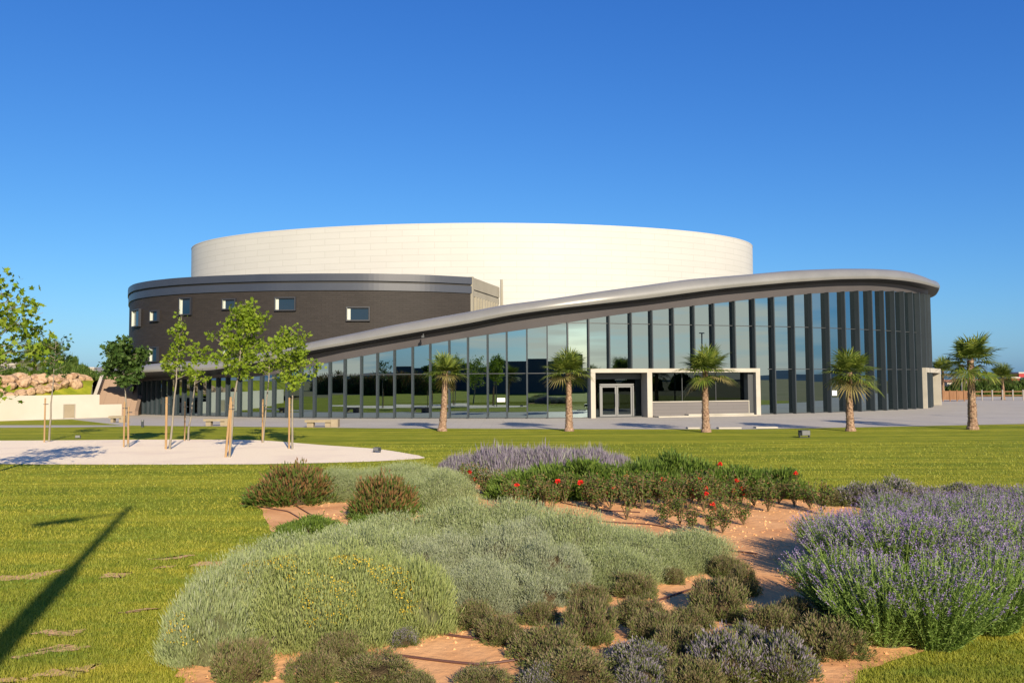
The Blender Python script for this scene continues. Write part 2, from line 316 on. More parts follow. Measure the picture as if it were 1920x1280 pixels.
# pale kerb strip along the lawn
e=le[4:]; nn=np.gradient(e,axis=0); nn=unit(np.stack([-nn[:,1],nn[:,0]],1))
a=np.column_stack([e,np.full(len(e),.012)]); b=np.column_stack([e+nn*.16,np.full(len(e),.012)])
V=np.stack([a,b],1).reshape(-1,3); tag(obj('kerb_strip',[(V,grid(V,len(e),2)[:,::-1],0)],M['concrete']),kind='structure')
# footpath at the left
e=G([(-400,799.5),(0,801.5),(120,801),(238,799.5)]); f2=G([(238,797.2),(120,797),(0,797),(-400,795)])
V,Fc,mi=poly(np.vstack([e,f2]),.006); tag(obj('footpath',[(V,Fc,mi)],M['plaza'],uv=V[:,:2]),kind='structure')
gr=G([(-500,829),(-60,826),(60,826),(240,824),(480,824),(552,830),(627,836),(700,840.5),(760,849),(800,857),(790,860),(690,865.5),(560,869),(440,870.5),(200,871),(0,870),(-500,862)])
gravelP=smoothpoly(gr,2)
# slightly ragged outline
gravelP=gravelP+rng.normal(size=gravelP.shape)*.02
tag(obj('gravel_bed',[poly(gravelP,.008)],M['gravel']),kind='structure')
bed=G([(470,915),(482,945),(492,962),(515,1000),(518,1025),(505,1050),(430,1075),(350,1120),(305,1190),(318,1245),(345,1268),(350,1300),(400,1420),(1500,1420),(1580,1285),(1650,1243),(1770,1212),(1900,1175),(2040,1130),(2200,1080),(2240,1000),(2080,955),(1940,948),(1760,935),(1600,932),(1480,918),(1350,900),(1200,890),(1120,880),(860,880),(830,896),(760,886),(600,893),(530,905)])
bedP=smoothpoly(bed,2); bedP=bedP+rng.normal(size=bedP.shape)*.025
# bed with gentle relief: gridded patch clipped by polygon
tag(obj('planting_bed',[poly(bedP,.010)],M['soil']),kind='structure')
# worn earth streaks in the lawn
soilstreaks=[]
def streak(x0,y0,x1,y1,wpx):
    n=14; t=np.linspace(0,1,n); xs=x0+(x1-x0)*t; ys=y0+(y1-y0)*t+np.sin(t*7+x0)*wpx*.25
    hw=wpx*.5*np.sin(np.pi*np.clip(t,.03,.97))**.6*(1+.5*rng.normal(size=n)*.6); hw=np.clip(hw,.4,None)
    top=[(x,y-h) for x,y,h in zip(xs,ys,hw)]; bot=[(x,y+h) for x,y,h in zip(xs,ys,hw)][::-1]
    P=smoothpoly(G(top+bot),2); P=P+rng.normal(size=P.shape)*np.array([.02,.006]); soilstreaks.append(P)
for s in [(-40,1090,125,1070,9),(185,1083,245,1074,10),(285,1066,330,1060,4),(355,1062,455,1051,10),(275,1050,365,1042,5),(60,1190,160,1184,12),(20,1232,170,1210,11),(60,1272,190,1250,14),(-30,1285,60,1272,10),(220,1150,300,1142,4)]:
    streak(*s)
tag(obj('worn_earth_patches',[poly(P,.005+.0012*i) for i,P in enumerate(soilstreaks)],M['worn']),kind='structure')
# grass blades
n=620000
px=rng.uniform(-750,2650,n); py=805+rng.random(n)**.8*560
D=fw[None,:]+rt[None,:]*((px-960)/F)[:,None]+up[None,:]*((640-py)/F)[:,None]
t=-H/D[:,2]; X=D[:,0]*t; Y=D[:,1]*t
Xj=X+rng.normal(size=n)*.06; Yj=Y+rng.normal(size=n)*.08
ok=inpoly(X,Y,lawnP)&~inpoly(Xj,Yj,bedP)&~inpoly(X,Y,gravelP)&(Y>4)&(Y<32)
for P in soilstreaks: ok&=~(inpoly(X,Y,P)&(rng.random(n)<.38))
X,Y=X[ok],Y[ok]; n=len(X)
D=unit(np.stack([rng.normal(size=n)*.45,rng.normal(size=n)*.45,np.ones(n)],1))
tag(obj('lawn_grass',[blades(np.stack([X,Y,0*X],1),D,rng.uniform(.022,.055,n)*(1+Y*.004),np.maximum(.007,.00095*Y),rng)],M['grass']),
    'short mown green lawn grass round the planting bed','grass',kind='stuff')

# ================================================================== ARENA BUILDING
B=empty('arena_building',(0,62,0)); tag(B,'round white arena with dark brick wing and sweeping silver rimmed glass front','building')
def bobj(name,parts,mats,smooth=False,uv=None,parent=None):
    """part built in world coordinates, parented to the building (or to one of its parts)"""
    o=obj(name,parts,mats,parent or B,smooth,uv); o.matrix_parent_inverse=Matrix.Translation((0,-62,0)) if (parent is None or parent is B) else Matrix.Identity(4)
    return o
# --- white drum
dc=(-4.55,77+17.4); da,db,dh=32.9,17.4,17.85
th=np.linspace(0,2*np.pi,241); arc=th*26
xy=np.stack([dc[0]+da*np.cos(th),dc[1]+db*np.sin(th)],1)
s=np.concatenate([[0],np.cumsum(np.linalg.norm(np.diff(xy,axis=0),axis=1))])
zz=np.array([0,dh])
V=np.array([[p[0],p[1],z] for p in xy for z in zz]); UV=np.array([[q,z] for q in s for z in zz])
bobj('drum_wall',[(V,grid(V,241,2),0)],M['drum'],True,UV)
ri=xy*.0+np.array(dc)+(xy-np.array(dc))*1.004
V=[]
for o_,z in ((1.0,dh),(1.0008,dh),(1.0008,dh+.10),(.985,dh+.10)):
    V.append(np.column_stack([np.array(dc)+(xy-np.array(dc))*o_,np.full(241,z)]))
V=np.stack(V,1).reshape(-1,3); bobj('drum_coping',[(V,grid(V,241,4),0)],M['drumcap'])
bobj('drum_roof',[(np.column_stack([np.array(dc)+(xy[:-1]-np.array(dc))*.99,np.full(240,dh+.05)]),np.arange(240)[None,:],0)],M['white'])

# --- dark brick wing
wp=[(700,65.2),(600,65),(500,65.1),(400,66),(330,67.2),(280,69),(252,71),(242.5,73.5),(241,77),(246,82),(262,87)]
def gp(px_,Y,z=5.): p=dep(px_,640,Y); return p[:2]
W=[dep(935,600,75.3)[:2],dep(884,600,67.9)[:2],dep(800,600,66.2)[:2]]+[dep(x,640,Y)[:2] for x,Y in wp]
front=np.array(W[1:])
def resample(P,n):
    P=np.asarray(P,float); s=np.concatenate([[0],np.cumsum(np.linalg.norm(np.diff(P,axis=0),axis=1))])
    # smooth by Catmull-like: dense linear then gaussian
    q=np.linspace(0,s[-1],600); D_=np.stack([np.interp(q,s,P[:,k]) for k in range(P.shape[1])],1)
    k=np.exp(-np.linspace(-2,2,61)**2); k/=k.sum()
    pad=np.vstack([2*D_[0]-D_[1:31][::-1],D_,2*D_[-1]-D_[-31:-1][::-1]])
    S=np.stack([np.convolve(pad[:,j],k,'valid') for j in range(P.shape[1])],1)
    s2=np.concatenate([[0],np.cumsum(np.linalg.norm(np.diff(S,axis=0),axis=1))]); q=np.linspace(0,s2[-1],n)
    return np.stack([np.interp(q,s2,S[:,j]) for j in range(P.shape[1])],1)
fr=resample(front,120)
fr=np.vstack([fr,[[-27,100]]])
WH=dep(600,513,65)[2]; 
def wall(path,z0,z1,off=0.,flip=False):
    P=np.asarray(path,float); T=np.gradient(P,axis=0); nrm=unit(np.stack([-T[:,1],T[:,0]],1)); Q=P+nrm*off
    s=np.concatenate([[0],np.cumsum(np.linalg.norm(np.diff(P,axis=0),axis=1))]); z0=np.broadcast_to(z0,len(P)); z1=np.broadcast_to(z1,len(P))
    V=np.stack([np.column_stack([Q,z0]),np.column_stack([Q,z1])],1).reshape(-1,3); UV=np.stack([np.column_stack([s,z0]),np.column_stack([s,z1])],1).reshape(-1,2)
    Fc=grid(V,len(P),2); return V,(Fc if flip else Fc[:,::-1]),UV,Q
# path runs right->left; outward normal (front) = (-Ty,Tx)?  check sign with first segment
T0=fr[1]-fr[0]; sg=1 if (-T0[1]*0+T0[0]*1)*-1>0 else -1
def ringwall(name,path,prof,mat_,smooth=False,parent=None,sgn=1,uvs=False):
    """sweep a profile [(outward,z)...] along a plan path; outward = sgn*left normal"""
    P=np.asarray(path,float); T=np.gradient(P,axis=0); nrm=unit(np.stack([-T[:,1],T[:,0]],1))*sgn
    V=[np.column_stack([P+nrm*o_,np.full(len(P),z)]) for o_,z in prof]; V=np.stack(V,1).reshape(-1,3)
    s=np.concatenate([[0],np.cumsum(np.linalg.norm(np.diff(P,axis=0),axis=1))]); zz=[p[1] for p in prof]
    UV=np.array([[a_,z] for a_ in s for z in zz])
    return bobj(name,[(V,grid(V,len(P),len(prof)),0)],mat_,smooth,UV,parent)
S1=1   # path goes right to left seen from the camera, so the left normal (-Ty,Tx) has y = Tx < 0: towards the camera
ringwall('brick_wall',fr,[(0,0),(0,WH-1.35)],M['brick'])
ringwall('upper_band',fr,[(0,WH-.95),(.12,WH-.95),(.12,WH-.47),(0,WH-.47)],M['cap']) if False else None
ringwall('lower_metal_band',fr,[(0,WH-1.38),(.10,WH-1.38),(.10,WH-.78),(0,WH-.78)],M['cap'])
ringwall('shadow_gap',fr,[(.02,WH-.78),(.02,WH-.60)],M['black'])
ringwall('upper_metal_band',fr,[(0,WH-.60),(.16,WH-.60),(.16,WH),(-.3,WH)],M['cap'])
# wing roof
V=np.column_stack([fr,np.full(len(fr),WH-.1)]); V=np.vstack([V,[[-3,100,WH-.1]],[[W[0][0],W[0][1],WH-.1]]]); bobj('wing_roof',[(V,np.arange(len(V))[None,::-1],0)],M['dark'])
# side wall with cream louvres
c0=np.array(W[1]); c1=np.array(W[0]); dv=c1-c0; Ls=np.linalg.norm(dv); dv/=Ls; dn=np.array([dv[1],-dv[0]])
if dn[0]<0: dn=-dn
def sb(a0,a1,o0,o1,z0,z1):
    c=c0+dv*(a0+a1)/2+dn*(o0+o1)/2
    return obox([c[0],c[1],(z0+z1)/2],[dv[0]*(a1-a0)/2,dv[1]*(a1-a0)/2,0],[dn[0]*(o1-o0)/2,dn[1]*(o1-o0)/2,0],[0,0,(z1-z0)/2])
bobj('side_wall',[sb(0,Ls,-.3,0,0,WH-.02)],M['cream'])
bobj('corner_post',[sb(-.05,.3,-.25,.14,0,WH+.05)],M['cream'])
bobj('side_band',[sb(.3,Ls,0.002,.10,WH-1.0,WH),sb(.3,Ls,.002,.07,WH-1.6,WH-1.12)],M['cream'])
for i in range(9):
    a=.75+i*(Ls-1)/9; bobj('louvre',[sb(a,a+.18,.003,.22,4,WH-1.62)],M['cream'])
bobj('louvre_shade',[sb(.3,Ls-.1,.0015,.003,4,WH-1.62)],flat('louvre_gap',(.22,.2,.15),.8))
pp=c1+dv*.2+dn*.25
bobj('roof_mast',[tube([[pp[0],pp[1],5],[pp[0],pp[1],WH+.75]],.13,8)],M['cream'])
# windows in the brick wing (px box)
def wing_hit(px_):
    """point on the wing wall seen at px_, with tangent and outward normal"""
    best=None
    for i in range(len(fr)-2):
        a,b=fr[i],fr[i+1]; xa=proj([a[0],a[1],7])[0]; xb=proj([b[0],b[1],7])[0]
        if (xa-px_)*(xb-px_)<=0:
            t=(px_-xa)/(xb-xa+1e-9); p=a+(b-a)*t; T=unit(b-a); return p,T,np.array([-T[1],T[0]])
wins=[(250,263.5,580,613),(283,298.5,582,603),(337,360,558,591),(417,443,560,581),(515,555,557,583),(649,694,575,602),(283,298.5,650,679),(419,430,640,668),(521,534,637,655)]
for k,(xa,xb,ya,yb) in enumerate(wins):
    pm,T,nr=wing_hit((xa+xb)/2); pa=wing_hit(xa)[0]; pb=wing_hit(xb)[0]; hw=np.linalg.norm(pa-pb)/2
    zt=dep((xa+xb)/2,ya,pm[1])[2]; zb=dep((xa+xb)/2,yb,pm[1])[2]; hh=(zt-zb)/2; zc=(zt+zb)/2
    T3=np.array([-T[0],-T[1],0]); n3=np.array([nr[0],nr[1],0]); c=np.array([pm[0],pm[1],zc])   # T3 points right in view
    fw_=.10; dpt=.30
    def wb(x0,x1,o0,o1,z0,z1): return obox(c+T3*(x0+x1)/2+n3*(o0+o1)/2+np.array([0,0,(z0+z1)/2]),T3*(x1-x0)/2,n3*(o1-o0)/2,[0,0,(z1-z0)/2])
    fo=bobj('window',[wb(-hw,hw,-.02,.20,-hh,-hh+fw_),wb(-hw,hw,-.02,.20,hh-fw_,hh),wb(-hw,-hw+fw_,-.02,.20,-hh+fw_,hh-fw_),wb(hw-fw_,hw,-.02,.20,-hh+fw_,hh-fw_)],M['winframe'])
    g_=bobj('pane',[wb(-hw+fw_,hw-fw_,.004,.012,-hh+fw_,hh-fw_)],M['winglass'],parent=fo)
    g_=bobj('jamb',[wb(-hw+fw_,-hw+fw_+.01,.012,.19,-hh+fw_,hh-fw_),wb(-hw+fw_,-hw+fw_+hw*.26,.013,.03,-hh+fw_,hh-fw_)],M['jamb'],parent=fo)

# --- curved glass front
fp=[(262,776),(300,777.5),(345,779),(391,780),(430,781),(491,782.3),(560,783.3),(678,783.9),(800,784.0),(951,784.1),(1065,784.0),(1104,783.4),(1222,780.6),(1338,778.2),(1425,776.3),(1487,775),(1552,773),(1608,771),(1655,769),(1693,767.5),(1722,765.5)]
P=[at(x,y)[:2] for x,y in fp]; P+=[dep(1735,760,67.8)[:2],dep(1741,760,71)[:2],dep(1743,760,75)[:2],dep(1741,760,80)[:2],dep(1733,760,86)[:2],[41,93],[35,99],[26,103]]
FP=resample(P,700)
fs=np.concatenate([[0],np.cumsum(np.linalg.norm(np.diff(FP,axis=0),axis=1))])
FT=unit(np.gradient(FP,axis=0)); FN=np.stack([FT[:,1],-FT[:,0]],1)   # path runs left to right; outward = right-hand normal
px0=np.array([proj([p[0],p[1],0])[0] for p in FP])
imax=int(np.argmax(px0))
gt=np.array([(262,715),(308,712.5),(350,711),(400,709),(445,707),(494,705),(540,698),(590,685),(620.6,678.7),(679,667.5),(709,662),(774,650.6),(840,639),(860,635),(946,622.8),(1025,611.6),(1102,598.4),(1179,587),(1216,583),(1259,578),(1338,569.5),(1412,560.4),(1478,555),(1511,551),(1570,547.7),(1620,545.3),(1662,546),(1696,547.7),(1721,550.6),(1743,555.5)])
ft=np.array([(262,712.5),(308,709),(400,704),(432,698.4),(494.5,688),(540,676),(592.5,662.8),(709,642),(802.5,626),(896,610),(954,597.5),(1047.5,584),(1216,564.7),(1350,546.8),(1469,535.8),(1558,529.6),(1632,528.4),(1676.6,532),(1706,536.4),(1736,543.8)])
rtp=np.array([(243,685),(264,681.6),(308.5,678),(397,672.8),(430,669),(480,660),(521,650.6),(555,644.5),(577.5,639),(652.5,624),(727.5,608.4),(802.5,595),(885,581),(935,570),(1019,560),(1122.5,545),(1216,532.8),(1300,521),(1350,517),(1412.6,512),(1500,504.3),(1587.5,501.4),(1647,501.7),(1691.5,503.8),(1721,508.8),(1745,517),(1757,524)])
def zfrom(tab,p,z0):
    z=z0
    for _ in range(4):
        x,_y=proj([p[0],p[1],z]); y=np.interp(x,tab[:,0],tab[:,1]); z=dep(x,y,p[1])[2]
    return z
nF=len(FP); ZG=np.zeros(nF); ZF=np.zeros(nF); ZR=np.zeros(nF); OV=np.interp(px0,[262,330,420,560,660],[3.6,3.2,2.3,1.5,1.2]); OV[imax:]=1.2
NO=FP+FN*OV[:,None]
for i in range(nF):
    ZG[i]=zfrom(gt,FP[i],6); ZF[i]=zfrom(ft,FP[i]+FN[i]*.25,6); ZR[i]=zfrom(rtp,NO[i],7)
for A in (ZG,ZF,ZR):
    j=imax-8; A[j:]=A[j]+np.clip((fs[j:]-fs[j])*.02,0,.5)
def sm(A,k=25):
    kk=np.hanning(k); kk/=kk.sum(); return np.convolve(np.pad(A,k//2,mode='edge'),kk,'valid')
# end of rim: first nose image x is about 243
ZG,ZF,ZR=sm(ZG),sm(ZF),sm(ZR)
TH=np.interp(px0,[262,400,600],[.62,.85,1.3]); TH[imax:]=1.3
ZNB=np.maximum(ZR-TH,ZF+.05)   # bottom of the bullnose
print('ZG',ZG[::70].round(2),'ZF',ZF[::70].round(2),'ZR',ZR[::70].round(2),'ZNB',ZNB[::70].round(2))
ZF=np.minimum(ZF,ZNB-.02)
step=slice(0,nF,4); idx=np.arange(0,nF,4)
def sweep(name,prof,mat_,smooth=True,cl=False,ids=idx,parent=None):
    """prof(i)->list of (outward,z)"""
    V=np.array([[*(FP[i]+FN[i]*o_),z] for i in ids for o_,z in prof(i)]); k=len(prof(ids[0]))
    return bobj(name,[(V,grid(V,len(ids),k)[:,::-1],0)],mat_,smooth,parent=parent)
sweep('fascia',lambda i:[(-.05,ZG[i]),(.02,ZG[i]),(.25,ZF[i])],M['fascia'],False)
def rimprof(i):
    o,zf,nb,r,h=OV[i],ZF[i],ZNB[i],ZR[i],TH[i]
    h=r-nb; a=[(.25,zf),(.25+(o-.3-.25)*.5,zf+(nb-zf)*.5+.03),(o-.22,nb+.05*h),(o-.08,nb+.12*h),(o,nb+.28*h)]
    for t in np.linspace(12,90,9):
        t=math.radians(t); a.append((o-.85+.85*math.cos(t)**.9,nb+.28*h+.72*h*math.sin(t)**1.05))
    a+=[(o-1.8,r-.03),(o-3.5,r-.12)]
    return a
rim=sweep('roof_rim',lambda i:rimprof(i)[3:],M['rim']); sweep('rim_underside',lambda i:rimprof(i)[:4],M['rimshade'])
# rim end cap on the left
p0=rimprof(0); V=np.array([[*(FP[0]+FN[0]*o_),z] for o_,z in p0]); bobj('rim_end',[(V,np.arange(len(V))[None,:],0)],M['rim'])
# low roof between rim, wing and drum
Cc=np.array([2,84.]); 
def roofrow(i):
    q=FP[i]+FN[i]*(OV[i]-3.5); c=q+(Cc-q)*.6
    return [[*q,ZR[i]-.12],[*(q+(c-q)*.5),ZR[i]-.1],[*c,ZR[i]-.2]]
iw=[i for i in idx if px0[i]>900 or i>imax]
V=np.array([r for i in iw for r in roofrow(i)]); bobj('low_roof',[(V,grid(V,len(iw),3)[:,::-1],0)],M['dark'])
iw=[i for i in idx if px0[i]<=905 and i<imax]
def roofrow2(i):
    q=FP[i]+FN[i]*(OV[i]-3.5); c=q-FN[i]*3.2
    return [[*q,ZR[i]-.12],[*c,ZR[i]-.2]]
V=np.array([r for i in iw for r in roofrow2(i)]); bobj('low_roof',[(V,grid(V,len(iw),2)[:,::-1],0)],M['dark'])
# ceiling + interior
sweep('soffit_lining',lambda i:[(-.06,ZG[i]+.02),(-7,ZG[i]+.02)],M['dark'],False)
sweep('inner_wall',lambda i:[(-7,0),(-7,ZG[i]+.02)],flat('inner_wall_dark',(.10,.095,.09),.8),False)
# fins and panes
fx=[261,270,279,287,296,307,318,331,345,360,375,391,409,427,449,469,491,514,539,565,590,619,647,678,708,740,774,807,843,878,915,951,989,1027,1065,1104,1142,1183,1222,1262,1301,1338,1377,1414,1450,1487,1520,1552,1582,1608,1633,1655,1675,1693,1709,1722]
fi=[0.0]
for x in fx[1:]:
    j=int(np.searchsorted(px0[:imax],x)); j=min(max(j,1),imax-1); t=(x-px0[j-1])/(px0[j]-px0[j-1]+1e-9); fi.append(fs[j-1]+t*(fs[j]-fs[j-1]))
while fi[-1]<fs[-1]-1.4: fi.append(fi[-1]+1.38)
def onF(s_):
    g=lambda A:np.interp(s_,fs,A)
    p=np.array([g(FP[:,0]),g(FP[:,1])]); nr=unit(np.array([g(FN[:,0]),g(FN[:,1])])); return p,nr,g(ZG),g(px0)
pr=np.random.default_rng(3)
portA=at(1108.5,783.8)[:2]; portB=at(1427,778.2)[:2]
for k,s_ in enumerate(fi):
    p,nr,zg,xx=onF(s_); tt=np.array([-nr[1],nr[0]]); z0=0.0
    mid=s_<fs[imax]
    if mid and 1098<xx<1400: z0=3.15
    if s_>fi[54]: z0=0.0
    hd=float(np.interp(xx,[262,600,1000,1500],[.12,.13,.13,.21])) if mid else .2; c=p+nr*(hd-.04)
    bobj('fin',[obox([c[0],c[1],(z0+zg)/2],[tt[0]*.045,tt[1]*.045,0],[nr[0]*hd,nr[1]*hd,0],[0,0,(zg-z0)/2+.02])],M['fin'])
    if k<len(fi)-1:
        q,nq,zq,xq=onF(fi[k+1]); a_=pr.normal()*.0016; b_=pr.normal()*.0012
        # tiny mounting error per pane
        w2=np.linalg.norm(q-p)*a_; h2=zg*b_
        P4=np.array([[*(p+nr*w2),z0+.04],[*(q-nq*w2),z0+.04],[*(q-nq*(w2+h2)),zq],[*(p+nr*(w2-h2)),zg]])
        bobj('glass_pane',[(P4,np.array([[0,1,2,3]]),0)],M['glass'])
def transom(z,lo,hi):
    ids=[i for i in idx if lo<fs[i]<hi]
    V=np.array([[*(FP[i]+FN[i]*o_),zz] for i in ids for o_,zz in ((.015,z-.025),(.05,z-.025),(.05,z+.025),(.015,z+.025))]); bobj('transom',[(V,grid(V,len(ids),4)[:,::-1],0)],M['dark'])
sof=lambda x: np.interp(x,px0[:imax],fs[:imax])
transom(3.05,sof(600),sof(1104)); transom(3.3,sof(1430),fs[-1]); transom(6.45,sof(1030),fs[-1])
# sill under the panes
sweep('sill',lambda i:[(.06,-.01),(.06,.06),(-.05,.06)],M['dark'],False,ids=[i for i in idx if px0[i]<1106 or i>=imax or px0[i]>1428])

# --- entrance portal
dP=portB-portA; Lp=np.linalg.norm(dP); dP/=Lp; nP=np.array([dP[1],-dP[0]])
def pb(a0,a1,o0,o1,z0,z1,A=None,dd=None,nn_=None):
    A=portA if A is None else A; dd=dP if dd is None else dd; nn_=nP if nn_ is None else nn_
    c=A+dd*(a0+a1)/2+nn_*(o0+o1)/2
    return obox([c[0],c[1],(z0+z1)/2],[dd[0]*(a1-a0)/2,dd[1]*(a1-a0)/2,0],[nn_[0]*(o1-o0)/2,nn_[1]*(o1-o0)/2,0],[0,0,(z1-z0)/2])
PH=3.33; fa=(1217-1108.5)/(1427-1108.5)*Lp*.985
bobj('portal_post',[pb(0,.33,-1.2,0,0,PH-.27)],M['concrete']); bobj('portal_post',[pb(fa-.18,fa+.18,-1.2,0,0,PH-.27)],M['concrete']); bobj('portal_post',[pb(Lp-.34,Lp,-1.8,0,0,PH-.27)],M['concrete'])
bobj('portal_beam',[pb(0,Lp,-1.8,.003,PH-.27,PH)],M['concrete'])
bobj('portal_reveal',[pb(Lp-.78,Lp-.34,-1.5,-.35,0,PH-.27)],M['dark'])
# door bay: dark side glass, framed double door
da0=(1133-1108.5)/(1427-1108.5)*Lp; da1=(1196-1108.5)/(1427-1108.5)*Lp
bobj('door_side_glass',[pb(.33,da0,-1.12,-1.10,.03,2.62),pb(da1,fa-.18,-1.12,-1.10,.03,2.62),pb(da0,da1,-1.12,-1.10,2.30,2.62)],M['glassd'])
bobj('door_head',[pb(.33,fa-.18,-1.3,-1.0,2.62,PH-.27)],M['dark'])
bobj('door_frame',[pb(da0,da0+.1,-1.15,-.98,.02,2.25),pb(da1-.1,da1,-1.15,-.98,.02,2.25),pb(da0,da1,-1.15,-.98,2.18,2.30)],M['alu'])
dm=(da0+da1)/2
for q0,q1,hx in ((da0+.11,dm-.01,dm-.12),(dm+.01,da1-.11,dm+.12)):
    f_=bobj('door',[pb(q0,q0+.11,-1.12,-1.04,.05,2.16),pb(q1-.11,q1,-1.12,-1.04,.05,2.16),pb(q0+.11,q1-.11,-1.12,-1.04,.05,.18),pb(q0+.11,q1-.11,-1.12,-1.04,2.05,2.16)],M['alu'])
    bobj('door_pane',[pb(q0+.11,q1-.11,-1.09,-1.08,.18,2.05)],M['glassd'],parent=f_)
    cc=portA+dP*hx+nP*(-.98); bobj('door_handle',[tube([[cc[0],cc[1],.7],[cc[0],cc[1],1.6]],.02,8)],M['alu'],parent=f_)
# wide window bay
bobj('bay_window_pane',[pb(fa+.2,Lp-.8,-.92,-.9,.95,PH-.3)],M['glassd'])
bobj('bay_mullion',[pb(fa+.2+i*2.6,fa+.24+i*2.6,-.9,-.86,.95,PH-.3) for i in range(1,4)],M['dark'])
wv=pb(fa+.2,Lp-.8,-.55,-.3,0.0,1.0); 
def boxuv(part,scale=1.):
    V=part[0]; Vn=[];Fn=[];U=[]
    for f_ in part[1]:
        q=V[f_]; e1=q[1]-q[0]; e2=q[3]-q[0]; l1=np.linalg.norm(e1); l2=np.linalg.norm(e2)
        if abs(e1[2])>abs(e2[2]): uvq=[(0,0),(0,l1),(l2,l1),(l2,0)]
        else: uvq=[(0,0),(l1,0),(l1,l2),(0,l2)]
        Fn.append([len(Vn)+i for i in range(4)]); Vn+=list(q); U+=uvq
    return (np.array(Vn),np.array(Fn),part[2]),np.array(U)
pt,uvp=boxuv(wv); bobj('counter_wall',[pt],M['greywall'],uv=uvp)
bobj('counter_coping',[pb(fa+.2,Lp-.75,-.6,-.25,1.0,1.06),pb(Lp-.8,Lp-.745,-.57,-.27,0,1.0)],M['concrete'])
for i in range(2):
    bobj('step',[pb(fa+1.5+i*1.2 if i else fa+.3,Lp-.75,-.3,.35+ (1-i)*.4,0 if i==0 else .085,.085+i*.09)],M['concrete'])
# --- side portal
A2=at(1739,765.6)[:2]; B2=dep(1766,760,A2[1]+9.0)[:2]; d2=B2-A2; L2=np.linalg.norm(d2); d2/=L2; n2=np.array([d2[1],-d2[0]])
if n2[0]<0: n2=-n2
q=lambda a0,a1,o0,o1,z0,z1: pb(a0,a1,o0,o1,z0,z1,A2,d2,n2)
H2=dep(1740,689,A2[1])[2]
bobj('portal_post',[q(0,.35,-1.35,0,0,H2-.4)],M['concrete']); bobj('portal_post',[q(L2-.35,L2,-2.3,0,0,H2-.4)],M['concrete']); bobj('portal_beam',[q(0,L2,-1.6,.003,H2-.4,H2)],M['concrete'])

# paper notices on the glass, small fittings on the rim
for (xx,yy,wp_,hp_,lab) in ((940,749.5,.40,.27,'small white paper notice on the glass just right of the leftmost palm'),(1565,736.5,.38,.38,'small white paper notice on the glass left of the fourth palm')):
    s_=float(sof(xx)); p,nr,zg,_=onF(s_); tt=np.array([-nr[1],nr[0]]); c=p+nr*.035; z=dep(xx,yy,c[1])[2]
    r_=empty('paper_notice',(c[0],c[1],z)); tag(r_,lab,'notice','paper notices stuck on the glass')
    def nb(o_,w_,h_,dz,dx=0): return obox([nr[0]*o_+tt[0]*dx,nr[1]*o_+tt[1]*dx,dz],[tt[0]*w_,tt[1]*w_,0],[nr[0]*.003,nr[1]*.003,0],[0,0,h_])
    obj('sheet',[nb(0,wp_/1.0*.9/1.3,hp_*.5/1.0,0)],M['paper'],r_)
    obj('print_lines',[nb(.006,wp_*.45,.008,dz) for dz in (-.03,.02)],M['ink'],r_)
def fitting(x,y,off):
    s_=float(sof(x)); p,nr,zg,_=onF(s_); c=p+nr*off; z=dep(x,y,c[1])[2]
    bobj('rim_lamp',[tube([[c[0],c[1],z+.12],[c[0],c[1],z-.02]],.05,8),obox([c[0]+nr[0]*.08,c[1]+nr[1]*.08,z-.08],[.09,0,0],[0,.09,0],[0,0,.07])],M['dark'])
fitting(800,629,.9); 

# ================================================================== LEFT TERRACE
wa=at(-260,796)[:2]; wb_=at(0,789)[:2]; wc=at(228,781.3)[:2]
wall_dir=unit(wc-wb_)
def wbox(a0,a1,o0,o1,z0,z1):
    n_=np.array([wall_dir[1],-wall_dir[0]]); c=wb_+wall_dir*(a0+a1)/2+n_*(o0+o1)/2
    return obox([c[0],c[1],(z0+z1)/2],[wall_dir[0]*(a1-a0)/2,wall_dir[1]*(a1-a0)/2,0],[n_[0]*(o1-o0)/2,n_[1]*(o1-o0)/2,0],[0,0,(z1-z0)/2])
LW=np.linalg.norm(wc-wb_); sx=LW*.80
zW=dep(0,742,wb_[1])[2]; zW2=dep(200,757.5,wc[1])[2]
rw=empty('retaining_wall',(wb_[0],wb_[1],0)); tag(rw,'long low white rendered retaining wall at the left','wall')
def child(name,parts,m,root,**k):
    o=obj(name,parts,m,root,**k); o.matrix_parent_inverse=Matrix.Translation(-root.location); return o
child('wall_body',[wbox(-30,sx,-.3,0,0,zW),wbox(sx,LW,-.3,0,0,zW2)],M['white'],rw)
a0=LW*.50;a1=LW*.585
child('service_hatch',[wbox(a0,a1,0.003,.04,.08,1.02)],M['bench'],rw)
child('hatch_frame',[wbox(a0-.05,a0,.003,.06,.05,1.06),wbox(a1,a1+.05,.003,.06,.05,1.06),wbox(a0,a1,.003,.06,1.02,1.06)],M['cream'],rw)
# terrace ground: rises behind the wall
tx=np.linspace(-110,-30.5,40); ty=np.linspace(0,1,16)
def tz(x,y):
    # wall line y at x
    yw=wb_[1]+(x-wb_[0])*wall_dir[1]/wall_dir[0]+.3
    d_=y-yw; base=1.45+0*d_
    return base+1.35*np.clip((d_-5.2)/3.0,0,1)
V=[]
for a in np.linspace(0,1,40)**.6:
    for u in ty:
        y=57+u**1.4*13.4; xr=-33.35-.36*(y-63); x=-110+(xr+110)*a; yw=wb_[1]+(x-wb_[0])*wall_dir[1]/wall_dir[0]+.31
        y=yw+(y-57)/13.4*(70.4-yw); V.append([x if u else x,y,tz(x,y)])
V=np.array(V)
tag(obj('terrace',[(V,grid(V,40,16),0)],M['lawn'],smooth=True),kind='structure')
tag(obj('upper_terrace',[(np.array([[-140,70.3,2.8],[-24,70.3,2.8],[-24,150,3.0],[-140,150,3.0]]),np.array([[0,1,2,3]]),0)],M['lawn']),kind='structure')
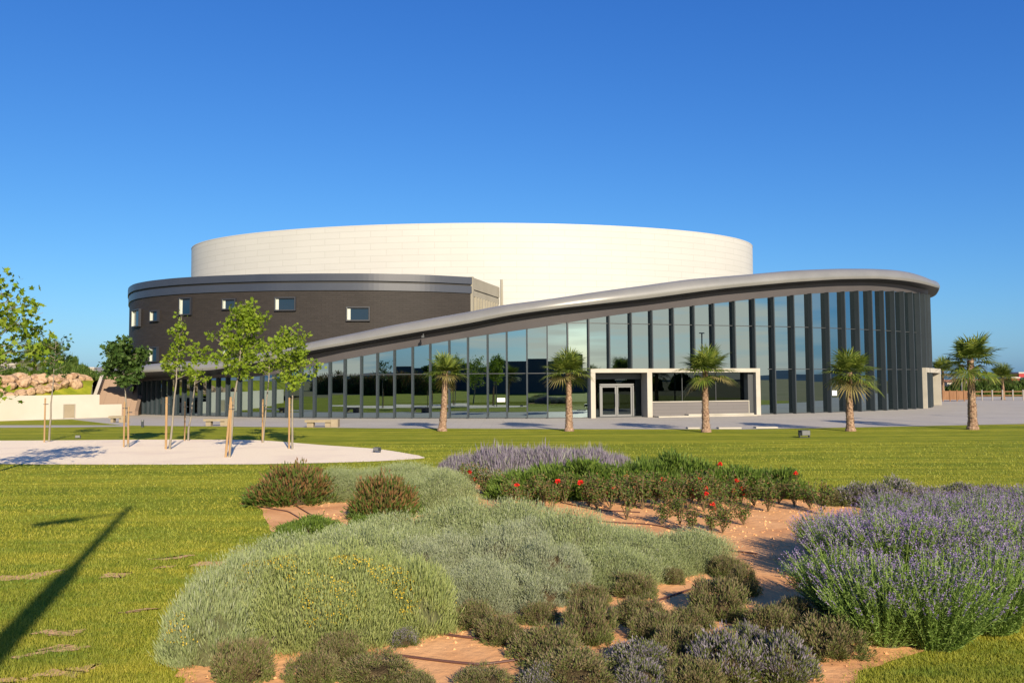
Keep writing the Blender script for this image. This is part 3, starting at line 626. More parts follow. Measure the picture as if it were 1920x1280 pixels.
tag(obj('terrace_face',[(np.array([[-37,70.3,0],[-24,70.3,0],[-24,70.3,2.8],[-37,70.3,2.8]]),np.array([[0,1,2,3]]),0)],M['stair'],uv=np.array([[0,0],[13,0],[13,2.8],[0,2.8]])),kind='structure')
# rocks
def rockmesh(seed):
    r=np.random.default_rng(seed); nu,nv=9,12; V=[]
    for i in range(nu):
        ph=math.pi*i/(nu-1)
        for j in range(nv):
            t=2*math.pi*j/nv; u=np.array([math.sin(ph)*math.cos(t),math.sin(ph)*math.sin(t),math.cos(ph)]); V.append(u)
    V=np.array(V); pl=unit(r.normal(size=(14,3))); 
    dd=np.min(np.where(V@pl.T>0.05,(.62+.25*r.random(14))[None,:]/np.maximum(V@pl.T,.05),9),axis=1); V=V*np.clip(dd,.3,1.15)[:,None]
    Fc=[[i*nv+j,(i+1)*nv+j,(i+1)*nv+(j+1)%nv,i*nv+(j+1)%nv] for i in range(nu-1) for j in range(nv)]
    return mesh('rock',[(V*[1,.8,.75],np.array(Fc),0)],M['rock'])
RK=[rockmesh(i) for i in range(6)]
rr=np.random.default_rng(5); rk=[]
for row in range(4):
    for i in range(20):
        pxr=-90+i*13.2+rr.normal()*3+row*6
        if pxr>160: continue
        xw=dep(pxr,730,58)[0]; Y=wb_[1]+(xw-wb_[0])*wall_dir[1]/wall_dir[0]+4.9+row*.95+rr.normal()*.15
        p=dep(pxr,730,Y); z=tz(p[0],p[1]); rk.append((p[0],p[1],z+.12,pxr,row))
ords=['first','second','third','fourth','fifth','sixth','seventh','eighth','ninth','tenth','eleventh','twelfth','thirteenth','fourteenth','fifteenth','sixteenth','seventeenth','eighteenth','nineteenth','twentieth']+['twenty-'+q for q in ('first','second','third','fourth','fifth','sixth','seventh','eighth','ninth')]
def rank_labels(items,key,rowname,fmt):
    """items: list; label by row bucket and rank from the left"""
    rows={}
    for i,it in enumerate(items): rows.setdefault(rowname(it),[]).append(i)
    out={}
    for rn,ids in rows.items():
        ids.sort(key=lambda i:key(items[i]))
        for k,i in enumerate(ids): out[i]=fmt(rn,('leftmost' if k==0 else ords[k]+' from the left' if k<len(ids)-1 else 'rightmost') if len(ids)>1 else 'only one')
    return out
lab=rank_labels(rk,lambda r:r[3],lambda r:('bottom','lower middle','upper middle','top')[r[4]],lambda rn,k:f'peach boulder in the {rn} row of the rock bank, {k}')
for i,(x,y,z,_,row) in enumerate(rk):
    o=ob('boulder',RK[i%6],loc=(x,y,z)); s_=rr.uniform(.45,.78); o.scale=(s_*1.15,s_*.9,s_*.85); o.rotation_euler=(rr.normal()*.3,rr.normal()*.3,rr.uniform(0,6)); tag(o,lab[i],'rock','boulders of the rock bank')
# stairs
sb0=dep(214,770,63.0)[:2]; st_dir=unit(np.array([-.36,1.])); st_n=np.array([st_dir[1],-st_dir[0]])
stair=empty('outdoor_stairs',(sb0[0],sb0[1],0)); tag(stair,'brown stone stairs climbing to the terrace beside the brick wing','stairs')
def sbx(a0,a1,o0,o1,z0,z1):
    c=sb0+st_dir*(a0+a1)/2+st_n*(o0+o1)/2
    return obox([c[0],c[1],(z0+z1)/2],[st_n[0]*(o1-o0)/2,st_n[1]*(o1-o0)/2,0],[st_dir[0]*(a1-a0)/2,st_dir[1]*(a1-a0)/2,0],[0,0,(z1-z0)/2])
ns=20; zt_=3.25
parts=[sbx(i*.36,ns*.36+.5,-1.5,1.5,i*zt_/ns,(i+1)*zt_/ns) for i in range(ns)]
pts_=[];uvs=[];
for p_ in parts:
    a,b=boxuv(p_); pts_.append(a); uvs.append(b)
child('steps',pts_,M['stair'],stair,uv=np.vstack(uvs))
# sloped parapets
def slopewall(o0,o1,h,a1=ns*.36):
    V=[]
    for a_ in (-.2,a1):
        for o_ in (o0,o1):
            for top in (0,1):
                p=sb0+st_dir*a_+st_n*o_; zb=max(0,a_/(ns*.36)*zt_); V.append([p[0],p[1],(zb+h) if top else 0.])
    return (np.array(V),np.array([[0,2,3,1],[4,5,7,6],[0,1,5,4],[2,6,7,3],[1,3,7,5],[0,4,6,2]]),0)
child('side_wall',[slopewall(-1.75,-1.5,.75)],M['white'],stair)
child('side_wall',[slopewall(1.5,1.75,.35)],M['stair'],stair)
tp=sb0+st_dir*(ns*.36)
# landing balustrade
bl=empty('balustrade',(tp[0],tp[1],zt_)); tag(bl,'white slatted balustrade at the head of the brown stairs','railing')
for i in range(9):
    c=st_dir*1.6+st_n*(-1.5+i*.38); obj('slat',[box(c[0]-.1,c[0]+.1,c[1]-.03,c[1]+.03,-.1,.75)],M['house'],bl)
c=st_dir*1.6; obj('top_rail',[obox([c[0],c[1],.79],st_n.tolist()+[0] if False else [st_n[0]*1.6,st_n[1]*1.6,0],[.04*st_dir[0],.04*st_dir[1],0],[0,0,.04])],M['house'],bl)
# brown brick return wall at the left end of the glass
q0=dep(246,760,66.5)[:2]; q1=dep(260,760,69.2)[:2]
rbw=np.array([[*q0,0],[*q1,0],[*q1,3.0],[*q0,3.0]]); pt,uvp=boxuv(obox([(q0[0]+q1[0])/2,(q0[1]+q1[1])/2+.2,1.45],[(q1[0]-q0[0])/2,(q1[1]-q0[1])/2,0],[-.1,.15,0],[0,0,1.45]))
bobj('return_wall',[pt],M['redbrick'],uv=uvp)

# ================================================================== TREES
LEAF=np.array([(0,0),(.42,.06),(.26,.36),(.52,.62),(.20,.60),(0,1),(-.20,.60),(-.52,.62),(-.26,.36),(-.42,.06)],float)
def leafset(P,size,r,droop=.3,mi=0):
    n=len(P); D=unit(r.normal(size=(n,3))+np.array([0,0,-droop])); S_=unit(np.cross(D,r.normal(size=(n,3)))); sz=size*r.uniform(.65,1.25,n)
    V=P[:,None,:]+(S_[:,None,:]*LEAF[None,:,0,None]+D[:,None,:]*LEAF[None,:,1,None])*sz[:,None,None]
    return (V.reshape(-1,3),np.arange(10*n).reshape(n,10),mi)
def make_tree(name,label,base,lean,z0,z1,rad,n,leafsize,mat_,seed,trunk_r=.045,shape='oval',group=None,cat='tree',nb=16,spread=1.0,cx=0.,cy=0.):
    """z0..z1 crown range; lean = (dx,dy) of the trunk at crown height; cx: crown offset"""
    r=np.random.default_rng(seed); root=empty(name,(base[0],base[1],base[2] if len(base)>2 else 0)); tag(root,label,cat,group)
    top=np.array([lean[0]+cx,lean[1]+cy,z1]); t=np.linspace(0,1,9)
    P=np.stack([lean[0]*t+cx*t**3+r.normal(size=9)*.015,lean[1]*t+cy*t**3+r.normal(size=9)*.015,t*z1*.95],1); P[0]=[0,0,0]
    parts=[tube(P,np.linspace(trunk_r,.008,9),7)]; LP=[]
    for b in range(nb):
        u=(b+.5)/nb; zb=z0-.25*(z1-z0)*0+ (z1-z0)*u*.85; tt=min(zb/(z1*.95),1)*8; i=int(min(tt,7)); o=P[i]+(P[i+1]-P[i])*(tt-i)
        prof={'oval':math.sin(math.pi*min(1,u*.85+.15))**.6,'cone':1.15-u,'ball':math.sin(math.pi*(u*.9+.08))**.5}[shape]
        an=b*2.4+r.normal()*.4; ln=rad*prof*r.uniform(.7,1.15); dirv=np.array([math.cos(an),math.sin(an),r.uniform(.25,.9)]); dirv[:2]*=1
        e_=o+np.array([dirv[0]*ln,dirv[1]*ln,dirv[2]*ln*.8]); mid=(o+e_)/2+np.array([0,0,-.06*ln])
        parts.append(tube([o,mid,e_],[.014,.009,.004],5))
        m_=int(n/nb*prof)+4
        # clusters hanging along the limb
        k=max(3,int(m_/22)); cc=o+(e_-o)*r.uniform(.3,1.1,(k,1))+r.normal(size=(k,3))*rad*.14
        who=r.integers(0,k,m_); LP.append(cc[who]+r.normal(size=(m_,3))*rad*.13*spread*np.array([1,1,.8]))
        for c_ in cc[:3]: parts.append(tube([mid,c_],[.006,.003],4))
    LP=np.concatenate(LP); LP[:,2]=np.clip(LP[:,2],z0-.35*(z1-z0)*.3,z1+.05)
    obj('trunk',parts,M['bark'],root,smooth=True)
    obj('crown',[leafset(LP,leafsize,r)],M[mat_],root)
    return root
TG='young plane trees tied to stakes'
def zat(x,y,bx,by): b=at(bx,by); return dep(x,y,b[1])[2]
def wpx(px_,by): return px_/F*at(960,by)[1]
make_tree('young_tree','dense dark green young tree beside the stairs',at(240,838),(-.25,.1),2.45,4.25,.78,2600,.16,'treedark',11,shape='ball',group=TG,nb=22,cx=-.2)
make_tree('young_tree','tall thin young tree left of the trio with long bare top shoots',at(318,842),(.35,.1),2.6,5.4,.62,1150,.125,'tree',12,group=TG,nb=18,shape='cone')
make_tree('young_tree','short leaning young tree between the two tall ones',at(353,826),(.35,.1),2.4,4.4,.6,700,.125,'tree',13,group=TG,nb=11,shape='ball')
make_tree('young_tree','tallest bushy young tree at the centre of the group',at(430,857),(.45,.1),2.7,5.65,.85,2700,.125,'tree',14,group=TG,nb=26,shape='oval')
make_tree('young_tree','young tree half hidden behind the tallest one',at(493,830),(.25,.3),2.6,4.6,.7,900,.125,'tree',15,group=TG,nb=14,shape='oval')
make_tree('young_tree','rightmost young tree with a rounded crown on one stake',at(548,842),(-.1,.1),2.35,4.75,.85,1900,.125,'tree',16,group=TG,nb=20,shape='oval')
make_tree('young_tree','sparse young tree before the white wall at the far left',at(92,828),(.15,.1),3.05,4.6,.85,260,.17,'treedark',17,group=TG,nb=10,shape='ball',spread=1.3)
make_tree('leafy_tree','leafy tree branching into the photo at the left edge',at(-78,905),(.75,.2),2.0,5.5,1.3,1900,.15,'tree',18,trunk_r=.08,nb=34,shape='oval')
# stakes
def stake(x,y,ytop,lab_,dx=0.,rad_=.033):
    b=at(x,y); h=dep(x,ytop,b[1])[2]; root=empty('tree_stake',(b[0],b[1],0)); tag(root,lab_,'stake','wooden tree stakes')
    obj('post',[tube([[0,0,-.02],[dx,0,h]],rad_,8),capf((dx,0,h),rad_,8)],M['wood'],root,smooth=False)
    obj('strap',[tube([[dx*.8-.06,-.02,h*.86],[dx*.8+.14,0,h*.86]],.018,6)],M['dark'],root)
stake(83,829,746,'wooden stake left of the sparse tree by the white wall'); stake(232,838,753,'left wooden stake of the dark green tree'); stake(240,838,762,'right wooden stake of the dark green tree')
stake(311,842,744,'thick wooden stake left of the tall thin tree',rad_=.045); stake(346,826,752,'wooden stake of the short leaning tree'); stake(423,857,744,'leaning wooden stake of the tallest tree',.16,.042)
stake(430,857,752,'second wooden stake behind the trunk of the tallest tree',.05); stake(492,830,748,'dark topped wooden stake of the half hidden tree'); stake(542,841,745,'wooden stake of the rightmost young tree',rad_=.038)

# ================================================================== PALMS
def fan_leaf(o,D,petl,fanr,r,droop,fold=0.35):
    """petiole from o along D, then a fan of narrow leaflets"""
    D=unit(D); side=unit(np.cross(D,[0,0,1.])); upv=np.cross(side,D); tip=o+D*petl+np.array([0,0,-droop*petl*.25])
    parts=[]; Vs=[];Fs=[]
    w_=.014; Vs+= [o-side*w_,o+side*w_,tip+side*w_*.6,tip-side*w_*.6]; Fs.append([0,1,2,3]); k=26
    for j in range(k):
        a=(j/(k-1)-.5)*math.radians(250); ln=fanr*(.74+.26*math.cos(a*.62))*r.uniform(.88,1.08)
        dd=D*math.cos(a)+side*math.sin(a)+upv*(fold*abs(math.sin(a))*.6); dd=unit(dd); ss=unit(np.cross(dd,upv))*.025
        m_=tip+dd*ln*.6; e_=tip+dd*ln+np.array([0,0,-droop*ln*.42])+r.normal(size=3)*.02; q=len(Vs)
        Vs+=[tip,m_-ss,e_,m_+ss]; Fs.append([q,q+1,q+2,q+3])
    return np.array(Vs),np.array(Fs)
def palm_crown(seed,nl=24,scale=1.):
    r=np.random.default_rng(seed); P=[];Dry=[]; az0=r.uniform(0,6.3)
    for i in range(nl):
        u=i/(nl-1); el=math.radians(80-112*u**.9+r.normal()*13); az=i*2.399+r.normal()*.25
        D=np.array([math.cos(az)*math.cos(el),math.sin(az)*math.cos(el),math.sin(el)]); pl=(.36+.14*u)*r.uniform(.75,1.2)*scale*(1+.28*math.cos(az-az0))
        V,Fc=fan_leaf(np.array([0,0,0.])+D*.05,D,pl,.72*scale*r.uniform(.75,1.15),r,.2+.55*u)
        (Dry if u>.955 else P).append((V,Fc))
    return [(V,F_,0) for V,F_ in P]+[(V,F_,1) for V,F_ in Dry]
def palm_trunk(h,rb,rt_,seed):
    r=np.random.default_rng(seed); n=int(h/.05); z=np.linspace(0,h,n); rad=rb+(rt_-rb)*np.clip(z/(h*.75),0,1)**.7; rad=rad*(1+.05*np.sin(z*9))
    rad[0:3]*=1.2
    parts=[tube(np.stack([.03*np.sin(z*1.2),0*z,z],1),rad,12)]
    # old leaf bases in a spiral
    k=int(h*46)
    for i in range(k):
        zz=h*(i+.5)/k; a=i*2.399; R0=rb+(rt_-rb)*min(zz/(h*.75),1)**.7; c=np.array([math.cos(a),math.sin(a),0]); s_=np.array([-math.sin(a),math.cos(a),0])
        o=c*R0*.93+np.array([.03*math.sin(zz*1.2),0,zz]); w_=.05*r.uniform(.8,1.3); l_=.1*r.uniform(.7,1.3)
        V=np.array([o-s_*w_,o+s_*w_,o+s_*w_*.5+c*.055+[0,0,l_],o-s_*w_*.5+c*.055+[0,0,l_],o+[0,0,l_*.6]]) ; parts.append((V,np.array([[0,1,2,3]]),0)); parts.append((V,np.array([[3,2,4]]),0))
    return parts
CR=[mesh('palm_crown',palm_crown(30+i,25+i),[M['palm'],M['palmdry']]) for i in range(5)]
TRK=[mesh('palm_trunk',palm_trunk(1.0*3.05,.25,.15,60+i),M['palmbark']) for i in range(2)]
def palm(x,y,ytop,label,k,cs=1.,rot=0,group='palms along the plaza edge',base=None,lean=0,tsc=1.):
    b=at(x,y) if base is None else np.asarray(base,float); h=dep(x,ytop,b[1])[2]-b[2]; root=empty('palm_tree',tuple(b),rot); tag(root,label,'palm',group); root.rotation_euler=(0,lean,rot)
    t=ob('trunk',TRK[k%2],root); th=h-.80*cs; t.scale=(tsc*.86,tsc*.86,th/3.05)
    c=ob('crown',CR[k%5],root,loc=(.03*math.sin(th*1.2),0,th),rz=k*1.9); c.scale=(cs*1.06,cs*1.04,cs*.98); return root
palm(829,808,664,'leftmost fan palm on the lawn edge, trunk leaning slightly right',0,1.15,.3,lean=.06)
palm(1067,808,660,'second fan palm, just left of the entrance portal',1,1.25,1.2)
palm(1324,810,655,'third fan palm, in front of the grey counter wall',2,1.3,2.1)
palm(1595,808,661,'fourth fan palm, in front of the curved glass corner',3,1.25,3.0)
palm(1824,805,634,'tallest fan palm at the right, clear of the building',4,1.35,4.2,tsc=1.1)
BP='palms in the distance'
palm(1881,749,684,'distant palm with a pink trunk near the right edge',1,1.7,.5,group=BP)
palm(1769,749,672,'distant palm beside the right end of the building',2,1.8,1.5,group=BP)
for x,yt,lb in ((65,642,'distant palm on the left terrace, the left one'),(96,640,'distant palm on the left terrace, the right one')):
    p=dep(x,705,74); p[2]=2.95; palm(x,0,yt,lb,3 if x==65 else 4,1.5,x,group=BP,base=p)

# ================================================================== BUSH MESHES
def dome(r,n,flat_=1.,lump=.12,seed=0,lo=-.15):
    """points, normals on a lumpy unit dome"""
    u=r.normal(size=(n*2,3)); u=unit(u); u=u[u[:,2]>lo][:n]
    ph=np.random.default_rng(seed).uniform(0,6,(6,)); k=np.random.default_rng(seed+1).normal(size=(6,3))*3.2
    f_=1+lump*np.sum([np.sin(u@k[i]+ph[i]) for i in range(6)],axis=0)/2.4
    return u,f_
def core(seed,lump,s=.82,nu=9,nv=20,mi=0):
    ph=np.random.default_rng(seed).uniform(0,6,(6,)); k=np.random.default_rng(seed+1).normal(size=(6,3))*3.2; V=[]
    for i in range(nu):
        a=math.pi*.5*i/(nu-1)+.0
        for j in range(nv):
            t=2*math.pi*j/nv; V.append([math.sin(a)*math.cos(t),math.sin(a)*math.sin(t),math.cos(a)])
    V=np.array(V); f_=1+lump*np.sum([np.sin(V@k[i]+ph[i]) for i in range(6)],axis=0)/2.4
    Fc=[[i*nv+j,i*nv+(j+1)%nv,(i+1)*nv+(j+1)%nv,(i+1)*nv+j] for i in range(nu-1) for j in range(nv)]
    return (V*f_[:,None]*s,np.array(Fc)[:,::-1],mi)
def bushmesh(name,seed,n,lump,L0,L1,W0,upw,mats,frac2=0.,leaf=True,rr_=.5,hh=.38,inner=.25,corescale=.82,tuft=0,jit=.32,tw=.075,cm='core'):
    """bush of plan radius rr_ and height hh (metres); with tuft>0 the leaves grow in that many separate tufts"""
    r=np.random.default_rng(seed); sc_=np.array([rr_,rr_,hh])
    if tuft:
        uc,fc=dome(r,tuft,1,lump,seed,-.05); K=len(uc); lift=r.uniform(.86,1.1,K); C=uc*(fc*lift)[:,None]*sc_; nc=unit(uc/sc_)
        who=r.integers(0,K,n); off=r.normal(size=(n,3))*tw*np.array([1,1,.8]); u=uc[who]; P=C[who]+off*rr_/.5
        D=unit(nc[who]*.7+np.array([0,0,upw])+off/tw*.45+r.normal(size=(n,3))*.15)
    else:
        u,f_=dome(r,n,1,lump,seed); n=len(u); dep_=1-inner*r.random(n)**2.2; P=u*f_[:,None]*dep_[:,None]*sc_
        D=unit(unit(u/sc_)*.4+np.array([0,0,upw])+r.normal(size=(n,3))*jit)
    Ln=r.uniform(L0,L1,n); long_=r.random(n)<.06; Ln[long_]*=1.7
    P=P-D*(L0+L1)/2*.5; P[:,2]=np.maximum(P[:,2],.003)
    m2=(r.random(n)<frac2*np.clip((u[:,2]-.05)*2.2,0,1)) if frac2 else np.zeros(n,bool)
    cV,cF,_=core(seed,lump,corescale); cV=cV*sc_; fn=leaves if leaf else blades
    parts=[(cV,cF,2),fn(P[~m2],D[~m2],Ln[~m2],W0*r.uniform(.7,1.3,(~m2).sum()),r,0)]
    if m2.any(): parts.append(fn(P[m2]+D[m2]*.012,D[m2],Ln[m2],W0*1.15,r,1))
    return mesh(name,parts,mats+[M[cm]])
def budmesh(name,seed,n,rr_,hh,lump,size,mat_,lo=.25,prob=None):
    r=np.random.default_rng(seed+500); u,f_=dome(r,n,1,lump,seed,lo); 
    kk=r.normal(size=(4,3))*2.2; g=np.sum([np.sin(u@kk[i]+i) for i in range(4)],axis=0); keep=g>.3; u=u[keep];f_=f_[keep]; n=len(u)
    P=u*f_[:,None]*np.array([rr_,rr_,hh])+np.array([0,0,.03])+u*.035; D=unit(r.normal(size=(n,3))+[0,0,.8])
    return mesh(name,[leaves(P,D,size*r.uniform(.8,1.4,n),size*.9,r)],mat_)
# three sizes, plan radius .4 / .65 / 1.0
SAN={}
for key,ma in (('g','santo'),('y','santo_y'),('s','santo_g')):
    T=key=='s'; kw=dict(upw=(1.1 if T else 1.6),jit=.22,lump=(.18 if T else .12),frac2=.12,corescale=(.78 if T else .86),cm=('twig' if T else 'core')); m_=[M[ma],M['santo_g' if key=='g' else 'santo']]
    def sb_(seed,n,R0,H0,tf): return bushmesh('santolina_foliage',seed,n,kw['lump'],.022,.058,.0062,kw['upw'],m_,kw['frac2'],rr_=R0,hh=H0,corescale=kw['corescale'],jit=kw['jit'],cm=kw['cm'],tuft=tf if T else int(tf*1.4),tw=(.045 if T else .05))
    SAN[key]={0:[sb_(100+i,26000,.42,.36,110) for i in range(3)],1:[sb_(110+i,56000,.7,.48,230) for i in range(2)],2:[sb_(120,90000,.95,.6,400)]}
BUD={0:budmesh('yellow_buds',100,1500,.42,.36,.10,.013,M['yellow']),1:budmesh('yellow_buds',110,6500,.7,.48,.11,.013,M['yellow']),2:budmesh('yellow_buds',120,9000,.95,.6,.10,.013,M['yellow'])}
RAD={0:(.42,.36),1:(.7,.48),2:(.95,.6)}
THY=[bushmesh('thyme_foliage',200+i,10000,.16,.025,.055,.010,.6,[M['thyme'],M['thyme_b']],.5,rr_=.4,hh=.28,corescale=.66,tuft=120,tw=.045,cm='twig') for i in range(4)]
THL=[bushmesh('lilac_thyme_foliage',220+i,10000,.16,.025,.055,.010,.6,[M['thyme'],M['lilac']],.42,rr_=.4,hh=.28,corescale=.66,tuft=120,tw=.045,cm='twig') for i in range(3)]
RED=[bushmesh('reddish_foliage',240+i,9000,.16,.05,.10,.02,.7,[M['dgreen'],M['redtip']],.6,rr_=.6,hh=.42,corescale=.68,tuft=130,tw=.06,cm='twig') for i in range(2)]
GRN=[bushmesh('green_foliage',250+i,11000,.16,.05,.11,.018,1.2,[M['hedge'],M['dgreen']],.3,rr_=.5,hh=.42,corescale=.68,tuft=110,tw=.055,cm='twig') for i in range(3)]
SHR=[bushmesh('shrub_foliage',260+i,5000,.2,.12,.26,.10,.5,[M['dgreen'],M['treedark']],.4,rr_=1.0,hh=.9) for i in range(3)]
LLV=[bushmesh('lilac_lavender_foliage',270+i,11000,.10,.10,.18,.011,1.4,[M['santo_g'],M['lilac']],.85,leaf=True,rr_=.6,hh=.42) for i in range(2)]
def mound(cx,yb,yt,w,depth=.8):
    """plan centre, radius, height (metres) of a mound seen in that photo box"""
    f_=at(cx,yb); r_=w/2/F*f_[1]; Yc=f_[1]+r_*depth; c=at(cx,yb); X=(cx-960)/F*Yc; hgt=dep(cx,yt,Yc+r_*.25)[2]
    return X,Yc,r_*(1+.8*r_/Yc),max(hgt,.12)
def place(name,me,X,Y,rx,hz,R0,H0,rz,label,cat,group,kids=()):
    o=ob(name,me,loc=(X,Y,0.008),rz=rz); o.scale=(rx/R0,rx/R0,hz/H0); tag(o,label,cat,group)
    for kn,km in kids: tag(ob(kn,km,o),kind='stuff')
    return o
pr=np.random.default_rng(77)
# ---- santolina
SL=[(402,1245,1102,180,'g',1),(462,1215,1072,215,'g',1),(560,1215,1054,290,'y',1),(650,1208,1054,280,'y',1),(770,1192,1064,170,'y',1),(720,1170,1056,190,'y',0),
 (560,1125,1024,230,'g',0),(680,1120,1012,250,'g',0),(480,1125,1055,180,'g',0),(640,1065,998,200,'g',0),(745,1062,982,210,'g',0),(870,1045,955,200,'g',0),(975,1045,953,200,'g',0),
 (800,1112,1028,170,'s',0),(860,1098,1012,170,'s',0),(940,1108,1008,190,'s',0),(905,1152,1062,170,'s',0),(1030,1128,1030,170,'s',0),(985,1145,1070,150,'s',0),(1075,1082,982,190,'g',0),(1120,1108,1032,190,'g',0),(1195,1085,1010,180,'g',0),(1270,1072,1004,160,'g',0),
 (1000,1085,996,180,'s',0),(1155,1050,993,150,'g',0),(890,1062,985,180,'g',0),(780,1075,1000,150,'g',0),(1055,1120,1052,130,'s',0),
 (650,938,886,150,'g',0),(735,932,879,190,'g',0),(815,930,886,140,'g',0),(828,958,897,120,'g',0),(760,955,900,160,'g',0)]
def rowof(y): return 'front' if y>1150 else 'middle' if y>1055 else 'upper' if y>965 else 'back'
cname={'g':'grey green','y':'yellow budded green','s':'silvery'}
labs=rank_labels(SL,lambda s_:s_[0],lambda s_:(s_[4],rowof(s_[1])),lambda rn,k:f'{cname[rn[0]]} santolina mound in the {rn[1]} of the bed, {k}')
for i,(cx,yb,yt,w_,kd,yl) in enumerate(SL):
    X,Y,r_,h=mound(cx,yb,yt,w_,.7); k=0 if r_<.5 else 1 if r_<.85 else 2; ml=SAN[kd][k]; R0,H0=RAD[k]
    place('santolina_mound',ml[i%len(ml)],X,Y,r_*(.84 if kd=='s' else .95),h*(.96 if kd=='s' else 1.0),R0,H0,pr.uniform(0,6.3),labs[i],'shrub','santolina mounds in the planting bed',[('yellow_buds',BUD[k])] if yl else ())
# ---- thyme-like low bushes
TL=[(462,1290,1207,125,'t'),(640,1250,1192,100,'t'),(595,1290,1222,110,'t'),(705,1290,1232,150,'t'),(757,1215,1180,65,'l'),(887,1180,1128,92,'t'),(935,1212,1158,105,'t'),(1006,1175,1133,80,'t'),(1020,1245,1175,150,'t'),
 (1097,1142,1100,95,'t'),(1100,1210,1130,110,'t'),(1180,1125,1074,98,'t'),(1195,1178,1125,105,'t'),(1256,1098,1068,42,'t'),(1285,1190,1138,95,'t'),(1218,1210,1152,105,'t'),(1340,1165,1092,125,'t'),(1353,1085,1043,72,'t'),(1385,1120,1068,60,'t'),
 (1272,1250,1180,130,'t'),(1345,1290,1195,170,'l'),(1193,1270,1205,140,'l'),(1060,1300,1225,185,'t'),(1195,1310,1245,120,'l'),(1452,1290,1200,150,'l'),(1435,1205,1140,120,'t'),(1535,1238,1158,150,'t'),(903,1305,1255,120,'t'),(1480,1180,1125,90,'t'),(1010,1300,1250,100,'l'),(1290,1310,1240,130,'t'),(1400,1245,1180,90,'l'),(780,1310,1262,90,'t'),
 (1600,952,912,105,'l'),(1678,950,903,110,'l'),(1640,958,915,90,'l'),(1788,942,911,110,'l'),(1850,946,914,85,'l'),(1730,948,918,80,'l'),(1905,955,925,80,'l'),(1560,950,922,70,'t'),(700,1008,985,40,'l')]
labs=rank_labels(TL,lambda s_:s_[0],lambda s_:(s_[4],'back' if s_[1]<1020 else 'upper middle' if s_[1]<1150 else 'lower middle' if s_[1]<1220 else 'front' if s_[1]<1275 else 'very front'),lambda rn,k:f"low {'olive brown' if rn[0]=='t' else 'lilac grey tipped'} bush in the {rn[1]} of the bed, {k}")
for i,(cx,yb,yt,w_,kd) in enumerate(TL):
    X,Y,r_,h=mound(cx,yb,yt,w_,.7); me=(THY if kd=='t' else THL)[i%3]
    place('low_bush',me,X,Y,r_*.80,h*.96,.4,.28,pr.uniform(0,6.3),labs[i],'shrub','low olive bushes in the planting bed')
# ---- reddish and green bushes at the left of the bed
for (cx,yb,yt,w_,ms,lb) in ((555,948,884,148,RED,'reddish brown topped bush at the left back corner of the bed'),(718,974,905,122,RED,'reddish topped bush in front of the back santolina mounds'),(690,992,966,62,GRN,'small bright green plant below the reddish bush'),(585,1012,970,110,GRN,'low green spreading plant at the left bed edge, right clump'),(545,1025,985,60,GRN,'low green spreading plant at the left bed edge, left clump')):
    X,Y,r_,h=mound(cx,yb,yt,w_,.8); place('leafy_bush',ms[0],X,Y,r_,h,*((.6,.42) if ms is RED else (.5,.42)),pr.uniform(0,6),lb,'shrub','leafy bushes at the left of the bed')
# ---- green rosemary hedge plants behind the roses
HL=[(975,938,886,110),(1040,937,880,120),(1100,935,877,120),(1160,933,875,120),(1220,932,870,120),(1280,931,869,120),(1340,930,874,110),(1400,932,882,110),(1455,935,890,100)]
labs=rank_labels(HL,lambda s_:s_[0],lambda s_:0,lambda rn,k:f'dark green upright rosemary behind the roses, {k}')
for i,(cx,yb,yt,w_) in enumerate(HL):
    X,Y,r_,h=mound(cx,yb,yt,w_,.8); place('rosemary_bush',GRN[i%3],X,Y,r_*1.05,h,.5,.42,pr.uniform(0,6),labs[i],'shrub','rosemary plants behind the roses')
# ---- small lavender group at the back
LL=[(872,905,858,95),(935,905,847,120),(1015,905,845,125),(1095,902,849,120),(1150,895,856,80),(845,898,868,50),(980,888,846,100),(1060,888,848,100)]
labs=rank_labels(LL,lambda s_:s_[0],lambda s_:0,lambda rn,k:f'grey lilac lavender mound in the back clump, {k}')
for i,(cx,yb,yt,w_) in enumerate(LL):
    X,Y,r_,h=mound(cx,yb,yt,w_,.8); place('lavender_mound',LLV[i%2],X,Y,r_*1.1,h,.6,.42,pr.uniform(0,6),labs[i],'shrub','lavender mounds at the back of the bed')
